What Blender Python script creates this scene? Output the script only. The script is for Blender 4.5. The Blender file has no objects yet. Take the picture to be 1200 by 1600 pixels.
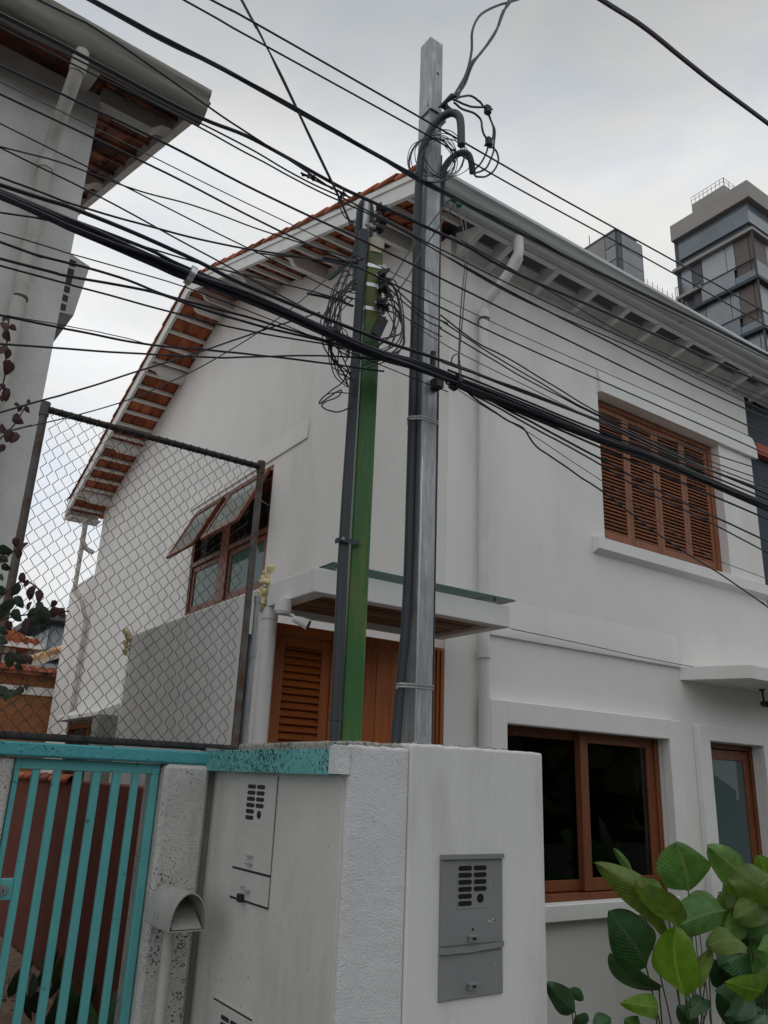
import bpy, bmesh, math, random
import numpy as np
from mathutils import Vector, Matrix
random.seed(7)
sc = bpy.context.scene
COL = sc.collection
# ------------------------------------------------------------------ camera
EYE = 1.6
F, PITCH, ROLL, YAW = 1248.12, .323974, .0418185, .5955256
cy_, sy_, cp_, sp_ = math.cos(YAW), math.sin(YAW), math.cos(PITCH), math.sin(PITCH)
FW = np.array([sy_*cp_, cy_*cp_, sp_])
_r0 = np.array([cy_, -sy_, 0.0]); _u0 = np.cross(_r0, FW)
CR = math.cos(ROLL)*_r0 + math.sin(ROLL)*_u0
CU = -math.sin(ROLL)*_r0 + math.cos(ROLL)*_u0
cam = bpy.data.cameras.new('camera'); camo = bpy.data.objects.new('camera', cam); COL.objects.link(camo)
cam.sensor_width = 36; cam.lens = F/1600*36; cam.clip_start = .05; cam.clip_end = 2000
camo.matrix_world = Matrix(((CR[0], CU[0], -FW[0], 0), (CR[1], CU[1], -FW[1], 0), (CR[2], CU[2], -FW[2], EYE), (0, 0, 0, 1)))
sc.camera = camo
# ------------------------------------------------------------------ world: overcast daylight
w = bpy.data.worlds.new('World'); sc.world = w; w.use_nodes = True
nt = w.node_tree; N = nt.nodes; L = nt.links; N.clear()
wo = N.new('ShaderNodeOutputWorld'); bg = N.new('ShaderNodeBackground'); bg.inputs['Strength'].default_value = .1
sky = N.new('ShaderNodeTexSky'); sky.sky_type = 'NISHITA'; sky.sun_disc = False
SUN_EL, SUN_AZ = math.radians(72), math.radians(215)
sky.sun_elevation = SUN_EL; sky.sun_rotation = SUN_AZ
tc = N.new('ShaderNodeTexCoord'); sx = N.new('ShaderNodeSeparateXYZ'); L.new(tc.outputs['Generated'], sx.inputs[0])
rmp = N.new('ShaderNodeValToRGB'); L.new(sx.outputs['Z'], rmp.inputs['Fac'])
e = rmp.color_ramp.elements
e[0].position = 0.0; e[0].color = (.80, .81, .82, 1); e[1].position = 1.0; e[1].color = (.46, .475, .495, 1)
for p_, c_ in ((.30, (.84, .86, .885)), (.476, (.92, .93, .93)), (.60, (.88, .88, .87)), (.645, (.85, .85, .845)), (.70, (.66, .668, .67)), (.77, (.50, .515, .518))):
    k = e.new(p_); k.color = (*c_, 1)
mp = N.new('ShaderNodeMapping'); mp.inputs['Scale'].default_value = (1.3, 1.3, 3.4); L.new(tc.outputs['Generated'], mp.inputs[0])
nz = N.new('ShaderNodeTexNoise'); nz.inputs['Scale'].default_value = 1.7; nz.inputs['Detail'].default_value = 7; nz.inputs['Roughness'].default_value = .55
L.new(mp.outputs[0], nz.inputs['Vector'])
mr = N.new('ShaderNodeMapRange'); mr.inputs[1].default_value = .3; mr.inputs[2].default_value = .7; mr.inputs[3].default_value = .88; mr.inputs[4].default_value = 1.10
L.new(nz.outputs['Fac'], mr.inputs[0])
vm = N.new('ShaderNodeVectorMath'); vm.operation = 'SCALE'; L.new(rmp.outputs[0], vm.inputs[0]); L.new(mr.outputs[0], vm.inputs['Scale'])
v2 = N.new('ShaderNodeVectorMath'); v2.operation = 'SCALE'; L.new(vm.outputs[0], v2.inputs[0]); v2.inputs['Scale'].default_value = 10.0
nz2 = N.new('ShaderNodeTexNoise'); nz2.inputs['Scale'].default_value = 3.1; nz2.inputs['Detail'].default_value = 8; nz2.inputs['Roughness'].default_value = .6; nz2.inputs['Distortion'].default_value = .6; L.new(mp.outputs[0], nz2.inputs['Vector'])
bl = N.new('ShaderNodeValToRGB'); L.new(nz2.outputs['Fac'], bl.inputs[0]); bl.color_ramp.elements[0].position = .36; bl.color_ramp.elements[0].color = (.92, .96, 1.02, 1); bl.color_ramp.elements[1].position = .58; bl.color_ramp.elements[1].color = (1.03, 1.02, 1.0, 1)
v3 = N.new('ShaderNodeVectorMath'); v3.operation = 'MULTIPLY'; L.new(v2.outputs[0], v3.inputs[0]); L.new(bl.outputs[0], v3.inputs[1]); v2 = v3
mx = N.new('ShaderNodeMixRGB'); mx.inputs[0].default_value = .96; L.new(sky.outputs[0], mx.inputs[1]); L.new(v2.outputs[0], mx.inputs[2])
L.new(mx.outputs[0], bg.inputs['Color']); L.new(bg.outputs[0], wo.inputs[0])
# ------------------------------------------------------------------ sun (veiled by cloud)
sl = bpy.data.lights.new('sun', 'SUN'); sl.energy = .5; sl.angle = math.radians(50); sl.color = (1, .97, .93)
so = bpy.data.objects.new('sun', sl); COL.objects.link(so)
sd = Vector((math.sin(SUN_AZ)*math.cos(SUN_EL), math.cos(SUN_AZ)*math.cos(SUN_EL), math.sin(SUN_EL)))
so.rotation_euler = sd.to_track_quat('Z', 'Y').to_euler(); so.location = (0, 0, 30)
sc.view_settings.view_transform = 'Standard'; sc.view_settings.look = 'None'; sc.view_settings.gamma = 1; sc.view_settings.exposure = 0
sc.view_settings.use_curve_mapping = False
sc.render.engine = 'CYCLES'; sc.render.resolution_x = 768; sc.render.resolution_y = 1024

# ------------------------------------------------------------------ pixel -> point helpers
def ray(x, y): return FW*F + CR*(x-600) - CU*(y-800)
def at_y(x, y, Y): d = ray(x, y); p = d*(Y/d[1]); return Vector((p[0], p[1], p[2]+EYE))
def at_x(x, y, X): d = ray(x, y); p = d*(X/d[0]); return Vector((p[0], p[1], p[2]+EYE))
def dist(p): return (Vector(p)-Vector((0, 0, EYE))).length
def rpx(wpx, p): return wpx*dist(p)/(2*F)

# ------------------------------------------------------------------ materials
def newmat(name):
    m = bpy.data.materials.new(name); m.use_nodes = True
    return m, m.node_tree.nodes, m.node_tree.links, m.node_tree.nodes['Principled BSDF']
def pos(N): return N.new('ShaderNodeNewGeometry').outputs['Position']
def noise(N, L, vec, scale, detail=5, rough=.55, stretch=None):
    if stretch:
        mp = N.new('ShaderNodeMapping'); mp.inputs['Scale'].default_value = stretch; L.new(vec, mp.inputs[0]); vec = mp.outputs[0]
    n = N.new('ShaderNodeTexNoise'); n.inputs['Scale'].default_value = scale; n.inputs['Detail'].default_value = detail; n.inputs['Roughness'].default_value = rough
    L.new(vec, n.inputs['Vector']); return n.outputs['Fac']
def ramp(N, L, fac, stops):
    r = N.new('ShaderNodeValToRGB'); L.new(fac, r.inputs[0]); e = r.color_ramp.elements
    while len(e) < len(stops): e.new(.5)
    for k, (p, c) in zip(e, stops): k.position = p; k.color = (*c, 1) if len(c) == 3 else c
    return r.outputs[0]
def mixc(N, L, fac, a, b, mode='MIX'):
    m = N.new('ShaderNodeMixRGB'); m.blend_type = mode
    for i, v in ((0, fac), (1, a), (2, b)):
        if isinstance(v, (int, float)): m.inputs[i].default_value = v
        elif isinstance(v, tuple): m.inputs[i].default_value = (*v, 1)
        else: L.new(v, m.inputs[i])
    return m.outputs[0]
def bump(N, L, b, h, strength, distv=.01, prev=None):
    bp = N.new('ShaderNodeBump'); bp.inputs['Strength'].default_value = strength; bp.inputs['Distance'].default_value = distv
    L.new(h, bp.inputs['Height'])
    if prev: L.new(prev, bp.inputs['Normal'])
    L.new(bp.outputs[0], b.inputs['Normal']); return bp.outputs[0]
def mat(name, col, rough=.75, var=.12, vs=2.5, bs=0, bstr=.2, bd=.004, metal=0, stretch=None, spots=None, spot_scale=40, spot_th=.62, spec=.4, objvar=0, stain=None, stain_th=.6, stain_scale=1.3, stain_stretch=None):
    m, N, L, b = newmat(name); P = pos(N)
    n = noise(N, L, P, vs, 6, .6, stretch)
    lo = tuple(c*(1-var) for c in col); hi = tuple(min(1, c*(1+var)) for c in col)
    c = ramp(N, L, n, [(.3, lo), (.7, hi)])
    if stain:
        s = noise(N, L, P, stain_scale, 8, .65, stain_stretch)
        c = mixc(N, L, ramp(N, L, s, [(stain_th-.08, (0, 0, 0)), (stain_th+.1, (1, 1, 1))]), c, stain)
    if spots:
        s = noise(N, L, P, spot_scale, 4, .7); big = noise(N, L, P, 3.0, 3, .6)
        ad = N.new('ShaderNodeMath'); ad.operation = 'MULTIPLY_ADD'; L.new(big, ad.inputs[0]); ad.inputs[1].default_value = .35; L.new(s, ad.inputs[2])
        c = mixc(N, L, ramp(N, L, ad.outputs[0], [(spot_th+.16, (0, 0, 0)), (spot_th+.22, (1, 1, 1))]), c, spots)
    if objvar:
        oi = N.new('ShaderNodeObjectInfo'); rr = ramp(N, L, oi.outputs['Random'], [(0, (1-objvar,)*3), (1, (1+objvar*.6,)*3)])
        c = mixc(N, L, 1.0, c, rr, 'MULTIPLY')
    L.new(c, b.inputs['Base Color']); b.inputs['Roughness'].default_value = rough; b.inputs['Metallic'].default_value = metal
    b.inputs['Specular IOR Level'].default_value = spec
    if bs:
        pv = bump(N, L, b, noise(N, L, P, max(bs*.09, 1.5), 4, .55), min(1, bstr*.45), bd*3)
        bump(N, L, b, noise(N, L, P, bs, 5, .6), bstr, bd, pv)
    return m
def woodmat(name, col, dark, stretch, rough=.5, objvar=.15):
    m, N, L, b = newmat(name); P = pos(N)
    n = noise(N, L, P, 9, 8, .65, stretch); n2 = noise(N, L, P, 2.0, 3, .5)
    c = ramp(N, L, n, [(.32, dark), (.55, col), (.75, tuple(x*1.2 for x in col))])
    c = mixc(N, L, .35, c, ramp(N, L, n2, [(.3, tuple(x*.6 for x in col)), (.7, tuple(x*1.15 for x in col))]))
    oi = N.new('ShaderNodeObjectInfo'); c = mixc(N, L, 1.0, c, ramp(N, L, oi.outputs['Random'], [(0, (1-objvar,)*3), (1, (1+objvar*.5,)*3)]), 'MULTIPLY')
    L.new(c, b.inputs['Base Color']); b.inputs['Roughness'].default_value = rough
    bump(N, L, b, n, .15, .002); return m
def glassmat(name, tint=(.75, .85, .82), refl=.08, ior=1.5, rough=0.0, body=None, bodymix=0):
    m = bpy.data.materials.new(name); m.use_nodes = True; N = m.node_tree.nodes; L = m.node_tree.links; N.clear()
    o = N.new('ShaderNodeOutputMaterial'); t = N.new('ShaderNodeBsdfTransparent'); t.inputs[0].default_value = (*tint, 1)
    g = N.new('ShaderNodeBsdfGlossy'); g.inputs['Roughness'].default_value = rough; fr = N.new('ShaderNodeFresnel'); fr.inputs[0].default_value = ior
    base = t.outputs[0]
    if body:
        d = N.new('ShaderNodeBsdfDiffuse'); d.inputs[0].default_value = (*body, 1); mm = N.new('ShaderNodeMixShader'); mm.inputs[0].default_value = bodymix
        L.new(base, mm.inputs[1]); L.new(d.outputs[0], mm.inputs[2]); base = mm.outputs[0]
    mi = N.new('ShaderNodeMixShader'); L.new(fr.outputs[0], mi.inputs[0]); L.new(base, mi.inputs[1]); L.new(g.outputs[0], mi.inputs[2]); L.new(mi.outputs[0], o.inputs[0])
    return m
def leafmat(name, col, vein, trans=.35, rough=.42):
    m, N, L, b = newmat(name); uv = N.new('ShaderNodeUVMap')
    s = N.new('ShaderNodeSeparateXYZ'); L.new(uv.outputs[0], s.inputs[0])
    a = N.new('ShaderNodeMath'); a.operation = 'SUBTRACT'; L.new(s.outputs[0], a.inputs[0]); a.inputs[1].default_value = .5
    ab = N.new('ShaderNodeMath'); ab.operation = 'ABSOLUTE'; L.new(a.outputs[0], ab.inputs[0])
    mid = ramp(N, L, ab.outputs[0], [(.018, (1, 1, 1)), (.045, (0, 0, 0))])
    k = N.new('ShaderNodeMath'); k.operation = 'MULTIPLY_ADD'; L.new(ab.outputs[0], k.inputs[0]); k.inputs[1].default_value = -.7; L.new(s.outputs[1], k.inputs[2])
    sn = N.new('ShaderNodeMath'); sn.operation = 'MULTIPLY'; L.new(k.outputs[0], sn.inputs[0]); sn.inputs[1].default_value = 85
    si = N.new('ShaderNodeMath'); si.operation = 'SINE'; L.new(sn.outputs[0], si.inputs[0])
    lat = ramp(N, L, si.outputs[0], [(.6, (0, 0, 0)), (1, (.38, .38, .38))])
    P = pos(N); n = noise(N, L, P, 11, 5, .6); n2 = noise(N, L, P, 45, 4, .6)
    c = ramp(N, L, n, [(.3, tuple(x*.72 for x in col)), (.7, tuple(x*1.25 for x in col))])
    c = mixc(N, L, lat, c, vein); c = mixc(N, L, mid, c, vein)
    c = mixc(N, L, ramp(N, L, n2, [(.69, (0, 0, 0)), (.74, (.6, .6, .6))]), c, (col[0]*1.5+.05, col[1]*1.1+.02, col[2]*.6))
    ed = N.new('ShaderNodeMath'); ed.operation = 'MULTIPLY_ADD'; L.new(n2, ed.inputs[0]); ed.inputs[1].default_value = .22; L.new(ab.outputs[0], ed.inputs[2])
    c = mixc(N, L, ramp(N, L, ed.outputs[0], [(.585, (0, 0, 0)), (.625, (.85, .85, .85))]), c, (.20, .15, .045))
    oi = N.new('ShaderNodeObjectInfo'); c = mixc(N, L, 1.0, c, ramp(N, L, oi.outputs['Random'], [(0, (.75, .8, .8)), (1, (1.15, 1.1, 1.0))]), 'MULTIPLY')
    L.new(c, b.inputs['Base Color']); b.inputs['Roughness'].default_value = rough; b.inputs['Specular IOR Level'].default_value = .35
    bump(N, L, b, si.outputs[0], .3, .004)
    t = N.new('ShaderNodeBsdfTranslucent'); tcn = mixc(N, L, 1.0, c, (1.2, 1.25, .55), 'MULTIPLY'); L.new(tcn, t.inputs[0])
    mi = N.new('ShaderNodeMixShader'); mi.inputs[0].default_value = trans; L.new(b.outputs[0], mi.inputs[1]); L.new(t.outputs[0], mi.inputs[2])
    L.new(mi.outputs[0], N['Material Output'].inputs[0]); return m

M = {}
M['plaster'] = mat('white_plaster', (.80, .795, .775), .9, .035, .9, 130, .18, .003, stain=(.70, .69, .655), stain_th=.60, stain_scale=.8, stain_stretch=(1, 1, .35))
M['plaster_smooth'] = mat('smooth_white_render', (.70, .70, .70), .85, .03, 1.5, 60, .12, .003, stain=(.57, .57, .56), stain_th=.58, stain_scale=2, stain_stretch=(2, 2, .5))
M['trim'] = mat('white_trim_paint', (.78, .78, .77), .7, .04, 2, 40, .08, .002)
M['soffit'] = mat('painted_timber_white', (.72, .72, .70), .7, .07, 3, 30, .12, .002, stretch=(1, 1, 1))
M['rough'] = mat('coarse_white_render', (.74, .75, .77), .95, .05, 4, 150, .85, .011, spots=(.40, .39, .38), spot_scale=120, spot_th=.66)
M['roughdirty'] = mat('dirty_coarse_render', (.66, .65, .625), .95, .09, 5, 120, .95, .014, spots=(.05, .05, .045), spot_scale=95, spot_th=.60, stain=(.42, .40, .36), stain_th=.62, stain_scale=3, stain_stretch=(2, 2, .5))
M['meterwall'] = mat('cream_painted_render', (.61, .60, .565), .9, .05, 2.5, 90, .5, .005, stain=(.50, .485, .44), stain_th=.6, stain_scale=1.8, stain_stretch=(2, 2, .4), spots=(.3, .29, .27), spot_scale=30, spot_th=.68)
M['teal'] = mat('weathered_teal_paint', (.13, .42, .41), .8, .14, 6, 90, .6, .006, spots=(.02, .04, .04), spot_scale=85, spot_th=.54, stain=(.16, .46, .45), stain_th=.58, stain_scale=6)
M['tealbeam'] = mat('teal_paint_on_concrete', (.085, .37, .41), .8, .1, 6, 70, .8, .008, spots=(.03, .10, .10), spot_scale=60, spot_th=.62)
M['tealmetal'] = mat('teal_gate_paint', (.115, .42, .43), .5, .08, 5, 60, .1, .002, spots=(.05, .2, .2), spot_scale=25, spot_th=.66)
M['concrete'] = mat('bare_concrete', (.36, .34, .30), .95, .2, 12, 80, .8, .01, spots=(.1, .09, .08), spot_scale=60, spot_th=.56)
M['greycolumn'] = mat('grey_cement', (.20, .20, .185), .95, .15, 6, 60, .5, .006)
M['tile'] = mat('terracotta_tile', (.42, .125, .055), .85, .16, 7, 90, .3, .004, objvar=.38, stain=(.18, .065, .04), stain_th=.58, stain_scale=5)
M['tileold'] = mat('old_terracotta', (.30, .105, .06), .9, .25, 7, 80, .4, .005, objvar=.35, stain=(.04, .03, .028), stain_th=.52, stain_scale=4)
M['tileyellow'] = mat('pale_yellow_tile', (.55, .36, .19), .9, .2, 5, 60, .3, .005, objvar=.3, stain=(.16, .09, .06), stain_th=.56, stain_scale=3)
M['brick'] = None
M['wood_v'] = woodmat('varnished_wood_upright', (.42, .112, .016), (.23, .052, .008), (1, 1, .06))
M['wood_h'] = woodmat('varnished_wood_slats', (.40, .11, .017), (.20, .05, .009), (.06, .06, 1))
M['shut_v'] = woodmat('shutter_wood_upright', (.30, .108, .046), (.17, .055, .024), (1, 1, .06), .6, .1)
M['shut_h'] = woodmat('shutter_wood_slats', (.29, .105, .046), (.16, .052, .024), (.06, .06, 1), .6, .15)
M['redwood'] = woodmat('window_frame_wood', (.20, .058, .017), (.11, .030, .008), (1, 1, .1), .5, .1)
M['ceilwood'] = woodmat('rough_ceiling_boards', (.27, .165, .085), (.10, .06, .035), (.12, 1, 1), .8, .3)
M['galv'] = mat('galvanised_steel', (.34, .36, .375), .5, .22, 9, 40, .1, .002, .65, stretch=(6, 6, .8), stain=(.55, .56, .57), stain_th=.60, stain_scale=9, stain_stretch=(5, 5, .5))
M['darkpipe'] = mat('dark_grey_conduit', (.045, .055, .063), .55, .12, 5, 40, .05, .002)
M['conduit'] = mat('slate_blue_conduit', (.042, .052, .062), .5, .1, 5)
M['greenpaint'] = mat('worn_green_paint', (.042, .135, .04), .45, .15, 3.5, 50, .12, .003, stretch=(2, 2, .6), spots=(.05, .06, .03), spot_scale=60, spot_th=.66, stain=(.105, .16, .04), stain_th=.57, stain_scale=5, stain_stretch=(4, 4, .5))
M['olivepaint'] = mat('faded_olive_paint', (.13, .155, .045), .6, .2, 6, 50, .15, .003, stain=(.07, .09, .04), stain_th=.55, stain_scale=7)
M['cream'] = mat('cream_plastic_cap', (.52, .47, .36), .6, .08, 9)
M['cable'] = mat('black_cable', (.016, .018, .028), .45, .2, 8, spec=.5)  # slight blue in the base colour stands in for skylight on the cables
M['cableblue'] = mat('navy_cable', (.022, .035, .07), .45, .2, 8, spec=.5)
M['cablegrey'] = mat('grey_cable', (.10, .10, .10), .5, .2, 8)
M['black'] = mat('black_plastic', (.016, .016, .018), .5, .2, 8)
M['gutter'] = mat('painted_metal_gutter', (.50, .52, .52), .45, .05, 2, 25, .04, .002, stain=(.42, .43, .43), stain_th=.6, stain_scale=1.5, stain_stretch=(.5, 2, 4))
M['gutterold'] = mat('stained_old_gutter', (.27, .26, .235), .8, .22, 3, 40, .3, .004, stretch=(.6, 3, 6), stain=(.12, .115, .10), stain_th=.56, stain_scale=2.5, stain_stretch=(.4, 3, 5))
M['pvc'] = mat('white_pvc_pipe', (.68, .68, .67), .45, .03, 3, stain=(.55, .54, .50), stain_th=.64, stain_scale=3, stain_stretch=(1, 1, .4))
M['pvcold'] = mat('aged_pvc_pipe', (.50, .48, .44), .6, .07, 5, stain=(.34, .31, .27), stain_th=.6, stain_scale=5)
M['leftwall'] = mat('aged_white_render', (.66, .66, .645), .95, .07, 2.2, 35, .5, .01, stain=(.50, .50, .485), stain_th=.56, stain_scale=1.2, stain_stretch=(1, 1, .4))
M['boundary'] = mat('offwhite_boundary_render', (.74, .735, .72), .95, .06, 2.5, 110, .4, .006, stain=(.64, .63, .61), stain_th=.58, stain_scale=1.5)
M['foam'] = mat('yellow_expanding_foam', (.66, .58, .34), .85, .14, 18, 45, .7, .008)
M['meterwhite'] = mat('off_white_meter_paint', (.57, .56, .53), .6, .05, 6, 40, .08, .002, spots=(.36, .34, .3), spot_scale=30, spot_th=.66)
M['metergrey'] = mat('grey_meter_paint', (.235, .245, .25), .45, .07, 5, 30, .08, .002, spots=(.36, .37, .37), spot_scale=35, spot_th=.69)
M['slot'] = mat('dark_slot', (.012, .012, .012), .4, .1)
M['mailbox'] = mat('dull_grey_metal', (.36, .355, .335), .65, .12, 7, 30, .15, .003, spots=(.18, .17, .15), spot_scale=25, spot_th=.63)
M['redwall'] = mat('dark_red_wall_paint', (.15, .038, .024), .9, .15, 3, 60, .4, .006, stain=(.17, .15, .12), stain_th=.70, stain_scale=3)
M['rust'] = mat('rusty_grey_tube', (.13, .125, .12), .75, .3, 14, 60, .3, .003, stain=(.11, .05, .025), stain_th=.54, stain_scale=12)
M['railrust'] = mat('dark_rail_tube', (.045, .044, .046), .75, .3, 14, 60, .3, .003, stain=(.09, .05, .03), stain_th=.6, stain_scale=14)
M['wire'] = mat('dark_fence_wire', (.022, .022, .022), .6, .25, 20)
M['bluewall'] = mat('dark_slate_blue_wall', (.038, .055, .075), .8, .12, 2, 50, .2, .004)
M['redband'] = mat('red_band_paint', (.38, .075, .04), .7, .1, 3)
M['glass'] = glassmat('window_glass', (.80, .88, .86))
M['glassgreen'] = glassmat('green_frosted_glass', (.30, .42, .38), body=(.10, .19, .16), bodymix=.85, rough=.03, ior=1.3)
M['glasspale'] = glassmat('pale_wavy_glass', (.82, .90, .87), body=(.50, .58, .54), bodymix=.6, rough=.08, ior=1.4)
M['glassblue'] = glassmat('side_door_glass', (.35, .42, .44), body=(.10, .15, .155), bodymix=.85, ior=1.35)
M['sheetglass'] = glassmat('sheet_glass', (.80, .93, .89), ior=1.45)
M['glassedge'] = mat('green_glass_edge', (.04, .15, .13), .15, .1)
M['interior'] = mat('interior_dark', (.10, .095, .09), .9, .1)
M['asphalt'] = mat('asphalt', (.055, .055, .056), .9, .15, 5, 150, .5, .006)
M['earth'] = mat('reddish_yard_earth', (.27, .19, .135), .95, .3, 3, 30, .8, .02, spots=(.05, .03, .02), spot_scale=14, spot_th=.58)
M['pave'] = mat('cement_pavement', (.30, .29, .275), .9, .12, 4, 80, .4, .006)
M['soil'] = mat('garden_soil', (.05, .036, .025), .95, .3, 8, 40, .8, .02)
M['steel'] = mat('bright_steel_band', (.60, .61, .62), .35, .1, 20, metal=.8)
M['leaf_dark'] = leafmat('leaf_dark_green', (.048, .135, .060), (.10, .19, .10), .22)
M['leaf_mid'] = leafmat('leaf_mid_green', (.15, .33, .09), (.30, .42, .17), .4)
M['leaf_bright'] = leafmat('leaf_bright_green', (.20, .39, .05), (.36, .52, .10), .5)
M['leaf_olive'] = leafmat('leaf_olive_green', (.19, .29, .06), (.27, .33, .12), .4)
M['leaf_purple'] = leafmat('leaf_purple', (.055, .018, .024), (.10, .03, .04), .25)
M['leaf_vine'] = leafmat('leaf_vine_green', (.020, .040, .020), (.05, .08, .04), .2)
M['stem'] = mat('green_stem', (.09, .10, .035), .6, .2, 10)
M['stempurple'] = mat('dark_purple_stem', (.045, .022, .02), .7, .2, 10)
M['twr_conc'] = mat('tower_concrete', (.30, .285, .27), .9, .06, .4)
M['twr_dark'] = mat('tower_dark_panel', (.075, .08, .088), .6, .12, .5)
M['twr_brown'] = mat('tower_brown_screen', (.13, .11, .10), .6, .1, .5)
M['twr_slab'] = mat('tower_slab_edge', (.05, .055, .065), .7, .1, .5)
M['twr_blind'] = mat('tower_blind', (.36, .385, .39), .5, .05, .5)
M['twr_glass'] = mat('tower_glass', (.13, .16, .18), .12, .2, .3, spec=.6)
M['twr_glass2'] = mat('tower_glass_pale', (.21, .24, .26), .15, .2, .3, spec=.6)
def brickmat():
    m, N, L, b = newmat('orange_brick'); P = pos(N)
    mp = N.new('ShaderNodeMapping'); mp.inputs['Rotation'].default_value = (math.radians(90), 0, 0); L.new(P, mp.inputs[0])
    t = N.new('ShaderNodeTexBrick'); L.new(mp.outputs[0], t.inputs['Vector']); t.inputs['Scale'].default_value = 4.5
    t.inputs['Color1'].default_value = (.36, .145, .055, 1); t.inputs['Color2'].default_value = (.27, .10, .04, 1); t.inputs['Mortar'].default_value = (.26, .16, .09, 1); t.inputs['Mortar Size'].default_value = .015
    n = noise(N, L, P, .9, 7, .65)
    c = mixc(N, L, ramp(N, L, n, [(.45, (0, 0, 0)), (.7, (.8, .8, .8))]), t.outputs[0], (.13, .105, .045))
    L.new(c, b.inputs['Base Color']); b.inputs['Roughness'].default_value = .95; return m
M['brick'] = brickmat()

# ------------------------------------------------------------------ geometry helpers
class G:
    def __init__(s): s.v = []; s.f = []; s.uv = None
    def add(s, vs, fs):
        o = len(s.v); s.v += [tuple(v) for v in vs]; s.f += [tuple(i+o for i in f) for f in fs]; return s
    def box(s, x0, x1, y0, y1, z0, z1, c=0):
        if x0 > x1: x0, x1 = x1, x0
        if y0 > y1: y0, y1 = y1, y0
        if z0 > z1: z0, z1 = z1, z0
        c = min(c, (x1-x0)*.3, (y1-y0)*.3, (z1-z0)*.3)
        if c <= 0:
            return s.add([(x0, y0, z0), (x1, y0, z0), (x1, y1, z0), (x0, y1, z0), (x0, y0, z1), (x1, y0, z1), (x1, y1, z1), (x0, y1, z1)],
                         [(3, 2, 1, 0), (4, 5, 6, 7), (0, 1, 5, 4), (1, 2, 6, 5), (2, 3, 7, 6), (3, 0, 4, 7)])
        lo = (x0, y0, z0); hi = (x1, y1, z1); vs = []; idx = {}
        for sx in (0, 1):
            for sy in (0, 1):
                for sz in (0, 1):
                    sg = (sx, sy, sz); cr = [hi[a] if sg[a] else lo[a] for a in range(3)]
                    for ax in range(3):
                        p = [cr[a] if a == ax else cr[a]+(-c if sg[a] else c) for a in range(3)]
                        idx[(sg, ax)] = len(vs); vs.append(tuple(p))
        fs = []
        for ax in range(3):
            a, b = [i for i in range(3) if i != ax]
            for sd in (0, 1):
                q = []
                for (i, j) in ((0, 0), (1, 0), (1, 1), (0, 1)):
                    g = [0, 0, 0]; g[ax] = sd; g[a] = i; g[b] = j; q.append(idx[(tuple(g), ax)])
                fs.append(tuple(q))
            for i in (0, 1):
                for j in (0, 1):
                    g0 = [0, 0, 0]; g0[a] = i; g0[b] = j; g1 = list(g0); g1[ax] = 1
                    fs.append((idx[(tuple(g0), a)], idx[(tuple(g1), a)], idx[(tuple(g1), b)], idx[(tuple(g0), b)]))
        for sx in (0, 1):
            for sy in (0, 1):
                for sz in (0, 1): fs.append(tuple(idx[((sx, sy, sz), a)] for a in range(3)))
        return s.add(vs, fs)
    def prism(s, poly, a0, a1, axis):
        """poly: 2-D points in the two other axes (in order), extruded along axis"""
        n = len(poly); vs = []
        for a in (a0, a1):
            for p in poly:
                q = list(p); q.insert(axis, a); vs.append(q)
        fs = [tuple(range(n))[::-1], tuple(range(n, 2*n))]+[(i, (i+1) % n, n+(i+1) % n, n+i) for i in range(n)]
        return s.add(vs, fs)
    def tube(s, pts, r, n=8, caps=True, rs=None):
        pts = [Vector(p) for p in pts]; m = len(pts); o = len(s.v); up = None
        for i, p in enumerate(pts):
            d = (pts[min(i+1, m-1)]-pts[max(i-1, 0)]).normalized()
            if up is None: up = Vector((0, 0, 1)) if abs(d.z) < .9 else Vector((1, 0, 0))
            u = d.cross(up)
            if u.length < 1e-5: u = d.orthogonal()
            u.normalize(); up = u.cross(d).normalized(); rr = rs[i] if rs else r
            for k in range(n):
                a = 2*math.pi*k/n; s.v.append(tuple(p+(u*math.cos(a)+up*math.sin(a))*rr))
        for i in range(m-1):
            for k in range(n):
                a = o+i*n+k; b = o+i*n+(k+1) % n; s.f.append((a, b, b+n, a+n))
        if caps: s.f.append(tuple(o+k for k in range(n))[::-1]); s.f.append(tuple(o+(m-1)*n+k for k in range(n)))
        return s
    def blob(s, c, r, n=8, jit=.0, sc=(1, 1, 1)):
        o = len(s.v); m = n//2+1
        for i in range(m+1):
            t = math.pi*i/m
            for k in range(n):
                a = 2*math.pi*k/n; rr = r*(1+random.uniform(-jit, jit))
                s.v.append((c[0]+rr*sc[0]*math.sin(t)*math.cos(a), c[1]+rr*sc[1]*math.sin(t)*math.sin(a), c[2]+rr*sc[2]*math.cos(t)))
        for i in range(m):
            for k in range(n): s.f.append((o+i*n+k, o+(i+1)*n+k, o+(i+1)*n+(k+1) % n, o+i*n+(k+1) % n))
        return s
def root_of(o):
    while o.parent: o = o.parent
    return o
def outward(me):
    b = bmesh.new(); b.from_mesh(me); bmesh.ops.recalc_face_normals(b, faces=b.faces); b.to_mesh(me); b.free(); me.update()
def put(name, g, m, parent=None, smooth=False, origin=None):
    off = Vector(root_of(parent).location) if parent else Vector(origin if origin else (0, 0, 0))
    me = bpy.data.meshes.new(name); me.from_pydata([tuple(Vector(v)-off) for v in g.v], [], g.f); me.update()
    if not name.startswith(('leaf', 'opposite', 'letter')): outward(me)
    if smooth:
        me.polygons.foreach_set('use_smooth', [True]*len(me.polygons))
        try: me.set_sharp_from_angle(angle=math.radians(40))
        except Exception: pass
    me.materials.append(M[m] if isinstance(m, str) else m)
    o = bpy.data.objects.new(name, me); COL.objects.link(o)
    if parent: o.parent = parent
    else: o.location = off
    return o
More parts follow.
